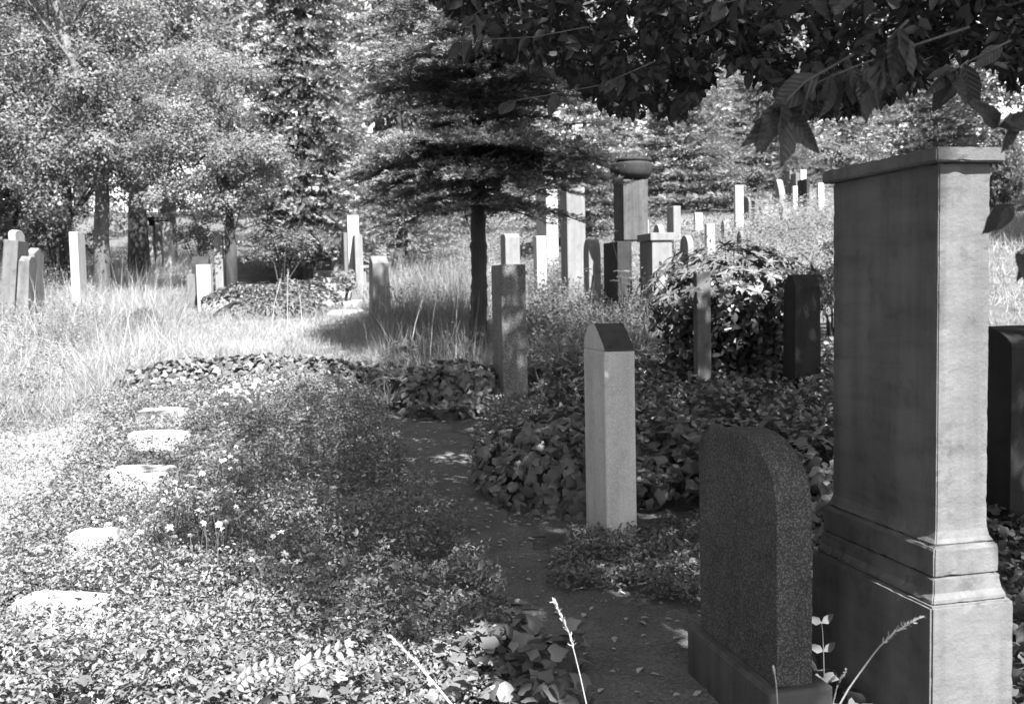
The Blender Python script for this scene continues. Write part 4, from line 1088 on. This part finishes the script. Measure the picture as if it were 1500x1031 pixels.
stalk('bent grass ear crossing the plinth of the tall stele', [(1222, 1045), (1245, 1005), (1285, 950), (1310, 925), (1348, 904)], 2.5, 2.5, .42, .0018, .005)
stalk('short thin grass blade left of the bent ear at the plinth', [(1218, 1040), (1226, 1005), (1240, 980)], 2.55, 2.5, .3, .0014, .002)
stalk('thin upright blade before the granite plinth', [(1140, 1045), (1137, 1000), (1133, 976)], 2.6, 2.6, .2, .0016, .002)
stalk('left of the tall dry stalks before the ivy block', [(398, 480), (402, 445), (411, 410)], 16.5, 16.5, .3, .007, .012)
stalk('middle tall dry stalk before the ivy block', [(421, 478), (421, 430), (422, 395)], 16.5, 16.5, .3, .006, .012)
stalk('right tall dry stalk before the ivy block', [(443, 478), (440, 440), (436, 412)], 16.5, 16.5, .3, .007, .012)
for i, (lab, x0, y0, x1, y1) in enumerate([('tall weed stalk left of the spruce trunk, leaning right', 630, 520, 645, 405), ('tall weed stalk close to the spruce trunk', 668, 510, 676, 390), ('tall weed stalk nearest the slab path', 600, 520, 622, 430)]):
    stalk(lab, [(x0, y0), ((x0 + x1) / 2 - 3, (y0 + y1) / 2), (x1, y1)], 14, 14, .35, .006, .014)

def sprig(label, pts, d, lsz, mat, npair=7, cat='seedling'):
    W_ = np.array([P(x, y, d) for x, y in pts]); t = np.linspace(0, 1, 12)
    W_ = np.stack([np.interp(t, np.linspace(0, 1, len(pts)), W_[:, k]) for k in range(3)], -1)
    b = W_[0].copy(); e = empty('seedling', (b[0], b[1], float(TH(b[0], b[1]))), label, cat); b = np.array(e.location)
    V, F = tube(np.concatenate([[b], W_]) - b, np.linspace(.003, .0012, 13), 4); obj('stem', mesh_np('stem', V, F, L_fern), e)
    me = mesh_np('leaflet', LEAF4[0], LEAF4[1], mat, np.full(len(LEAF4[0]), .9))
    ax = W_[-1] - W_[4]; ax /= np.linalg.norm(ax); sd = np.cross(ax, np.array([0, -.8, .6])); sd /= np.linalg.norm(sd)
    nm = np.cross(sd, ax); nm = nm if nm[1] < 0 else -nm
    for i in range(npair):
        u = .3 + .65 * i / (npair - 1); q = np.array([np.interp(u, t, W_[:, k]) for k in range(3)]) - b
        for s_ in (-1, 1):
            R3 = frames(nm[None] + .2 * rvec(1), (sd * s_ + ax * .55)[None])[0]
            o = obj('leaflet', me, e); o.matrix_basis = Matrix.Translation(q) @ Matrix(R3.tolist()).to_4x4() @ Matrix.Scale(lsz, 4)
sprig('bright feather-leaved seedling at the bottom of the bed', [(425, 1010), (430, 985), (447, 972), (480, 958), (515, 948)], 3.3, .04, L_light, 7)
sprig('feather-leaved seedling catching sun left of the brighter one', [(340, 1030), (345, 1005), (360, 990), (385, 978), (412, 975)], 3.3, .035, L_light, 7)
sprig('two-leaved sprout between the granite stone and the tall stele', [(1207, 985), (1206, 950), (1205, 925), (1203, 910)], 3.7, .06, L_fern, 2)

# umbel flowers by the bowl monument
b = G(915, 470); e = empty('umbel_plant', b, 'white umbel flower heads in front of the bowl monument', 'flower')
g = np.random.default_rng(4); stm = []
me = None
for i, (x, y) in enumerate([(905, 398), (918, 398), (910, 406), (922, 408), (914, 416), (900, 412), (860, 395), (893, 340)]):
    q = P(x, y, 15.6) - b
    stm.append(tube([(g.normal(0, .05), g.normal(0, .05), 0), q * .6 + g.normal(0, .03, 3), q], [.006, .005, .003], 4, False))
    k_ = 40; th = g.uniform(0, 6.28, k_); r_ = .07 * np.sqrt(g.random(k_))
    pos = np.stack([r_ * np.cos(th), r_ * np.sin(th), .02 - r_ ** 2 * 3], -1)
    if me is None:
        V, F = inst(LEAF4[0], LEAF4[1], pos, frames(UP + .4 * rvec(k_), rvec(k_)), np.full(k_, .03)); me = mesh_np('flower_head', V, F, L_flower)
    obj('flower_head', me, e, q)
for V, F in stm: obj('stem', mesh_np('stem', V, F, L_fern), e)

# ------------------------------------------------------------------ the big tree at the right, overhanging and shading the foreground
SHADE = [(560, 548), (470, 565), (400, 600), (335, 650), (340, 720), (290, 800), (360, 890), (460, 955), (620, 970), (690, 955), (790, 925), (850, 940), (880, 1031), (880, 3000), (6000, 3000), (6000, 560), (1500, 500),
         (1250, 555), (1190, 540), (1120, 515), (1010, 500), (940, 490), (870, 490), (800, 470), (765, 405), (690, 385), (590, 400), (545, 440), (555, 500)]
DAPPLE = [(180, 575), (420, 590), (380, 800), (440, 900), (250, 920), (200, 800)]
# points on surfaces that the sun reaches
LIT = []
for u in np.linspace(.12, 1, 6):
    for v in np.linspace(0, 1, 14):
        LIT.append(c0 + AX * MT * u - AY * .03 + np.array([0, 0, .1 + 1.85 * v]))
for u in np.linspace(0, 1, 5):
    LIT.append(c0 + AX * .28 * u - AY * .06 + np.array([0, 0, .45])); LIT.append(c0 - AX * .05 + AY * .06 * u + np.array([0, 0, z3]))
LIT = np.array(LIT)
OPEN = [P(x_, y_, 11.7) for x_, y_ in [(960, 385), (990, 370), (1020, 360), (1060, 355), (1100, 360), (1130, 375), (1000, 415), (1060, 415), (1110, 410), (1150, 370)]]
DARK = [P(x_, y_, d_) for x_, y_, d_ in [(1150, 150, 2.45), (1200, 130, 2.45), (1260, 110, 2.45), (1320, 80, 2.4), (1160, 200, 2.4), (1250, 150, 2.4), (1300, 130, 2.35), (1380, 60, 2.5), (1400, 110, 2.8), (1080, 40, 2.8), (1130, 30, 2.8), (1200, 30, 2.4), (1260, 30, 2.4), (1440, 200, 2.2), (1480, 200, 2.2), (1470, 330, 2.2), (1480, 400, 2.2), (740, 30, 4.3), (700, 80, 4.4), (760, 150, 4.4), (850, 150, 4.4), (900, 130, 4.4), (960, 110, 3.6)]]
DARK += [P(1160, 760, 3.4), P(1165, 820, 3.4), P(1170, 880, 3.4), P(1160, 930, 3.4), P(1120, 660, 3.6), P(1150, 700, 3.5)]
DARK += [P(705, 480, 15.2), P(705, 420, 15.2), P(702, 350, 15.2), P(750, 450, 12), P(750, 500, 12), P(750, 550, 12), P(760, 400, 12), P(742, 420, 12), P(742, 520, 12), P(765, 475, 12), P(765, 525, 12), P(765, 570, 12), P(745, 585, 12)]
DARK += [P(x_, y_, 6.35) for x_ in (893, 912, 930) for y_ in (525, 545, 570, 630, 660, 690, 720, 760)] + [P(930, 600, 6.35), P(893, 600, 6.35)]

DARK += [G(x_, y_) + np.array([0, 0, .02]) for x_, y_ in [(640, 605), (665, 622), (615, 600), (690, 640), (640, 635), (600, 625), (670, 655), (620, 660), (650, 690), (660, 720), (670, 750), (700, 770), (720, 800), (750, 820), (780, 790), (800, 830), (790, 860), (830, 880), (880, 890), (850, 930), (900, 920), (940, 910), (940, 940), (980, 930), (1000, 950), (960, 970), (900, 970), (920, 1010), (980, 1010), (870, 1000)]]

def shade_crown(p, n_max, clear=.12):
    """thin a cloud of leaf positions to those that shade the shaded ground and leave sunlit faces free"""
    t = (p[:, 2] - .2) / SUN[2]
    for _ in range(3):
        h = p - t[:, None] * SUN; t = (p[:, 2] - TH(h[:, 0], h[:, 1])) / SUN[2]
    h = p - t[:, None] * SUN; q = proj(h)
    infront = q[:, 2] > 1.0
    sh = np.where(infront, inpoly(q[:, 0], q[:, 1], SHADE), h[:, 0] > .9)
    dap = infront & inpoly(q[:, 0], q[:, 1], DAPPLE) & (vnoise(h[:, 0], h[:, 1], .35, 77) > .62)
    keep = (sh | dap) & (vnoise(h[:, 0], h[:, 1], .22, 78) > .2)
    dk = np.zeros(len(p), bool)
    for s_ in DARK:
        v = p - s_; a_ = v @ SUN; dk |= (a_ > 0) & (np.linalg.norm(v - a_[:, None] * SUN, axis=1) < .17)
    keep |= dk
    for s_ in LIT:
        v = p - s_; a_ = v @ SUN; keep &= ~((a_ > 0) & (np.linalg.norm(v - a_[:, None] * SUN, axis=1) < clear))
    for s_ in OPEN:
        v = p - s_; a_ = v @ SUN; keep &= ~((a_ > 0) & (np.linalg.norm(v - a_[:, None] * SUN, axis=1) < .36))
    v = p - P(908, 601, 6.3); a_ = v @ SUN; keep &= ~((a_ > 0) & (np.linalg.norm(v - a_[:, None] * SUN, axis=1) < .06))
    c2 = proj(p); vis = (c2[:, 2] > 0) & (c2[:, 0] > -60) & (c2[:, 0] < 1560) & (c2[:, 1] > -60) & (c2[:, 1] < 1100)
    A = p[keep & ~vis & dk]; p = p[keep & ~vis & ~dk]
    return np.concatenate([A[rng.permutation(len(A))[:n_max // 3]], p[rng.permutation(len(p))[:n_max]]])

def shade_limbs(tr, p, n, root, r0=.07):
    lm = []
    for q_ in p[rng.permutation(len(p))[:n]]:
        a0 = np.array(tr[rng.integers(2, len(tr))])
        mid = (a0 + q_) / 2 + np.array([0, 0, .35])
        pts_ = np.array([a0, (a0 + mid) / 2 + rng.normal(0, .1, 3), mid, (mid + q_) / 2 + rng.normal(0, .08, 3), q_])
        seg = np.concatenate([np.linspace(pts_[i], pts_[i + 1], 8) for i in range(4)])
        bad = False
        for s_ in LIT[::3]:
            v = seg - s_; a_ = v @ SUN; bad |= bool(((np.linalg.norm(v - a_[:, None] * SUN, axis=1) < .08) & (a_ > 0)).any())
        cq = proj(seg); bad |= bool(((cq[:, 2] > 0) & (cq[:, 0] > -20) & (cq[:, 0] < 1520) & (cq[:, 1] > -20) & (cq[:, 1] < 1060)).any())
        if not bad: lm.append(tube(pts_ - root, np.array([1, .8, .55, .3, .08]) * r0, 6, False))
    return join(lm)

def second_tree():
    root = np.array([9.0, 9.0, float(TH(9.0, 9.0))])
    e = empty('shade_tree', root, 'second large tree beyond the right edge, shading the ground around the spruce', 'tree')
    tr = [root + np.array(q) for q in ((0, 0, -.3), (-.05, 0, 1), (-.1, .05, 2.4), (-.2, .1, 4), (-.4, .1, 6), (-.6, 0, 9))]
    V, F = tube(np.array(tr) - root, [.36, .28, .24, .2, .15, .07], 14); obj('trunk', mesh_np('trunk', V, F, M_bark, smooth=True), e)
    p = np.array([6.0, 9.0, 9.0]) + rvec(110000) * (rng.random(110000) ** .4)[:, None] * np.array([6.5, 5.5, 3.8])
    p = shade_crown(p[p[:, 2] > 5], 15000)
    V, F = shade_limbs(tr, p, 40, root); obj('limbs', mesh_np('limbs', V, F, M_bark, smooth=True), e)
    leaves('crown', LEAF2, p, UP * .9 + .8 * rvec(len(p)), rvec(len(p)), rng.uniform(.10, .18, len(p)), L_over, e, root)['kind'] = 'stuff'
second_tree()

def big_tree():
    root = np.array([6.3, 2.4, float(TH(6.3, 2.4))])
    e = empty('overhanging_tree', root, 'large-leaved tree standing right of the frame, its dark leafy branches overhanging the top right', 'tree')
    tr = [root + np.array(q) for q in ((0, 0, -.3), (.02, 0, 1), (.1, .05, 2.4), (0, .1, 4), (-.2, .1, 6), (-.4, 0, 8.2))]
    V, F = tube(np.array(tr) - root, [.34, .27, .23, .2, .15, .07], 14); obj('trunk', mesh_np('trunk', V, F, M_bark, smooth=True), e)
    # crown candidates
    n = 230000
    p = np.array([3.6, 1.6, 7.6]) + rvec(n) * (rng.random(n) ** .4)[:, None] * np.array([6.2, 7.5, 3.6])
    p = shade_crown(p[p[:, 2] > 3.9], 33000)
    V, F = shade_limbs(tr, p, 46, root); obj('limbs', mesh_np('limbs', V, F, M_bark, smooth=True), e)
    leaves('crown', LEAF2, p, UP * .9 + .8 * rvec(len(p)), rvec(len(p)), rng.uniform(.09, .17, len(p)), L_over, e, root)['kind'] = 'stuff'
    # drooping sprays that do hang into the top of the picture
    m = 90000
    x = rng.uniform(560, 1640, m); dd = rng.uniform(4.6, 8.5, m)
    low = np.interp(x, [560, 640, 700, 760, 850, 930, 1010, 1060, 1110, 1180, 1260, 1330, 1400, 1460, 1640], [-60, -20, 30, 65, 115, 160, 145, 90, 100, 150, 150, 120, 70, 100, 170])
    y = low + 40 * (vnoise(x, dd * 60, 45, 5) - .5) - np.abs(rng.normal(0, 95, m))
    ok = (y > -150) & (vnoise(x, y + dd * 25, 30, 9) > .43)
    sp = np.array([P(a_, b_, c_) for a_, b_, c_ in zip(x[ok], y[ok], dd[ok])])
    sp = sp[:26000]
    for s_ in LIT[::2]:
        v = sp - s_; a_ = v @ SUN; sp = sp[~((a_ > 0) & (np.linalg.norm(v - a_[:, None] * SUN, axis=1) < .14))]
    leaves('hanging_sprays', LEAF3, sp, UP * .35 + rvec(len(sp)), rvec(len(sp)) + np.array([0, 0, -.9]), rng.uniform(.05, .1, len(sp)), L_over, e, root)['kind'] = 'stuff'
    # limbs that carry the sprays
    for pts_, r0 in [([(1650, -60, 6.2), (1450, 0, 6.4), (1250, 10, 6.4), (1050, 20, 6.5), (900, 60, 6.6), (780, 30, 6.7)], .05), ([(1700, -120, 5.2), (1500, -40, 5.2), (1300, -10, 5.2), (1180, 30, 5.2), (1100, 40, 5.2)], .04)]:
        q_ = np.array([P(*w_) for w_ in pts_]); q_ = np.concatenate([[np.array(tr[3])], q_])
        V, F = tube(q_ - root, np.linspace(r0, .006, len(q_)), 7, False); obj('limb', mesh_np('limb', V, F, M_bark, smooth=True), e)
    # near twigs whose single big leaves can be told apart
    tms = []
    for i_, (w_, dp_, cu_, wv_, be_) in enumerate([(.46, .35, .1, .012, .04), (.4, .7, .3, .02, -.1), (.52, .15, .05, .03, .08), (.36, .5, .5, .015, .12), (.48, -.1, .2, .025, -.05)]):
        bl = big_leaf(1, w_, dp_, cu_, wv_, be_); tms.append(mesh_np('leaf', bl[0], bl[1], L_vein, np.full(len(bl[0]), .25 + .15 * i_), smooth=True))
    def twig(pts_, d_, n_, sz, r0=.0035, hang=1.0, sd=0):
        g = np.random.default_rng(sd)
        W_ = np.array([P(x_, y_, d_) for x_, y_ in pts_]); t_ = np.linspace(0, 1, 16)
        W_ = np.stack([np.interp(t_, np.linspace(0, 1, len(pts_)), W_[:, k]) for k in range(3)], -1)
        V, F = tube(W_ - root, np.linspace(r0, .0015, 16), 5); tw = obj('twig', mesh_np('twig', V, F, M_bark, smooth=True), e)
        for i in range(n_):
            u_ = g.uniform(.1, 1.0) if i else 1.0; q_ = np.array([np.interp(u_, t_, W_[:, k]) for k in range(3)])
            ax = W_[-1] - W_[0]; ax /= np.linalg.norm(ax)
            sdv = np.array([ax[1], -ax[0], 0]) * (1 if i % 2 else -1)
            hd = ax * .5 + sdv * .55 + np.array([0, 0, -hang]) + .45 * g.normal(size=3)
            nr = np.array([g.normal(0, 1.0), -1.0, .35 + g.normal(0, .5)])
            R3 = frames(nr[None], hd[None])[0]
            o = obj('leaf', tms[g.integers(0, 5)], tw); o.matrix_basis = Matrix.Translation(q_ - root) @ Matrix(R3.tolist()).to_4x4() @ Matrix.Scale(sz * g.uniform(.55, 1.2), 4)
    twig([(1420, 40), (1330, 70), (1260, 95), (1200, 120), (1150, 150)], 2.5, 12, .14, sd=1)
    twig([(1330, 30), (1300, 60), (1290, 85)], 2.3, 6, .14, sd=2)
    twig([(1250, 80), (1180, 120), (1150, 150), (1145, 165)], 2.4, 8, .15, sd=3)
    twig([(1600, 110), (1540, 150), (1490, 175), (1462, 186)], 2.2, 6, .095, hang=.15, sd=4)
    twig([(1600, 250), (1540, 278), (1500, 290), (1478, 305)], 2.2, 6, .085, hang=.8, sd=5)
    twig([(1600, 330), (1530, 352), (1490, 370)], 2.2, 5, .085, hang=.9, sd=6)
    twig([(1180, -60), (1130, -20), (1080, 0), (1040, 10)], 2.8, 7, .11, sd=7)
    twig([(1320, -60), (1260, -25), (1210, -15), (1180, -8)], 2.4, 7, .11, sd=8)
    twig([(900, -60), (800, -20), (720, 5), (690, 25)], 4.2, 6, .1, sd=9)
    twig([(860, 40), (780, 55), (710, 58), (675, 62)], 4.4, 6, .1, sd=10)
    twig([(960, 90), (880, 125), (800, 140), (740, 150)], 4.4, 9, .1, sd=11)
    twig([(1480, 60), (1420, 90), (1385, 110)], 2.8, 7, .12, sd=13)
big_tree()
print('triangles', sum(len(o.data.loops) - 2 * len(o.data.polygons) for o in bpy.data.objects if o.type == 'MESH'), 'objects', len(bpy.data.objects))
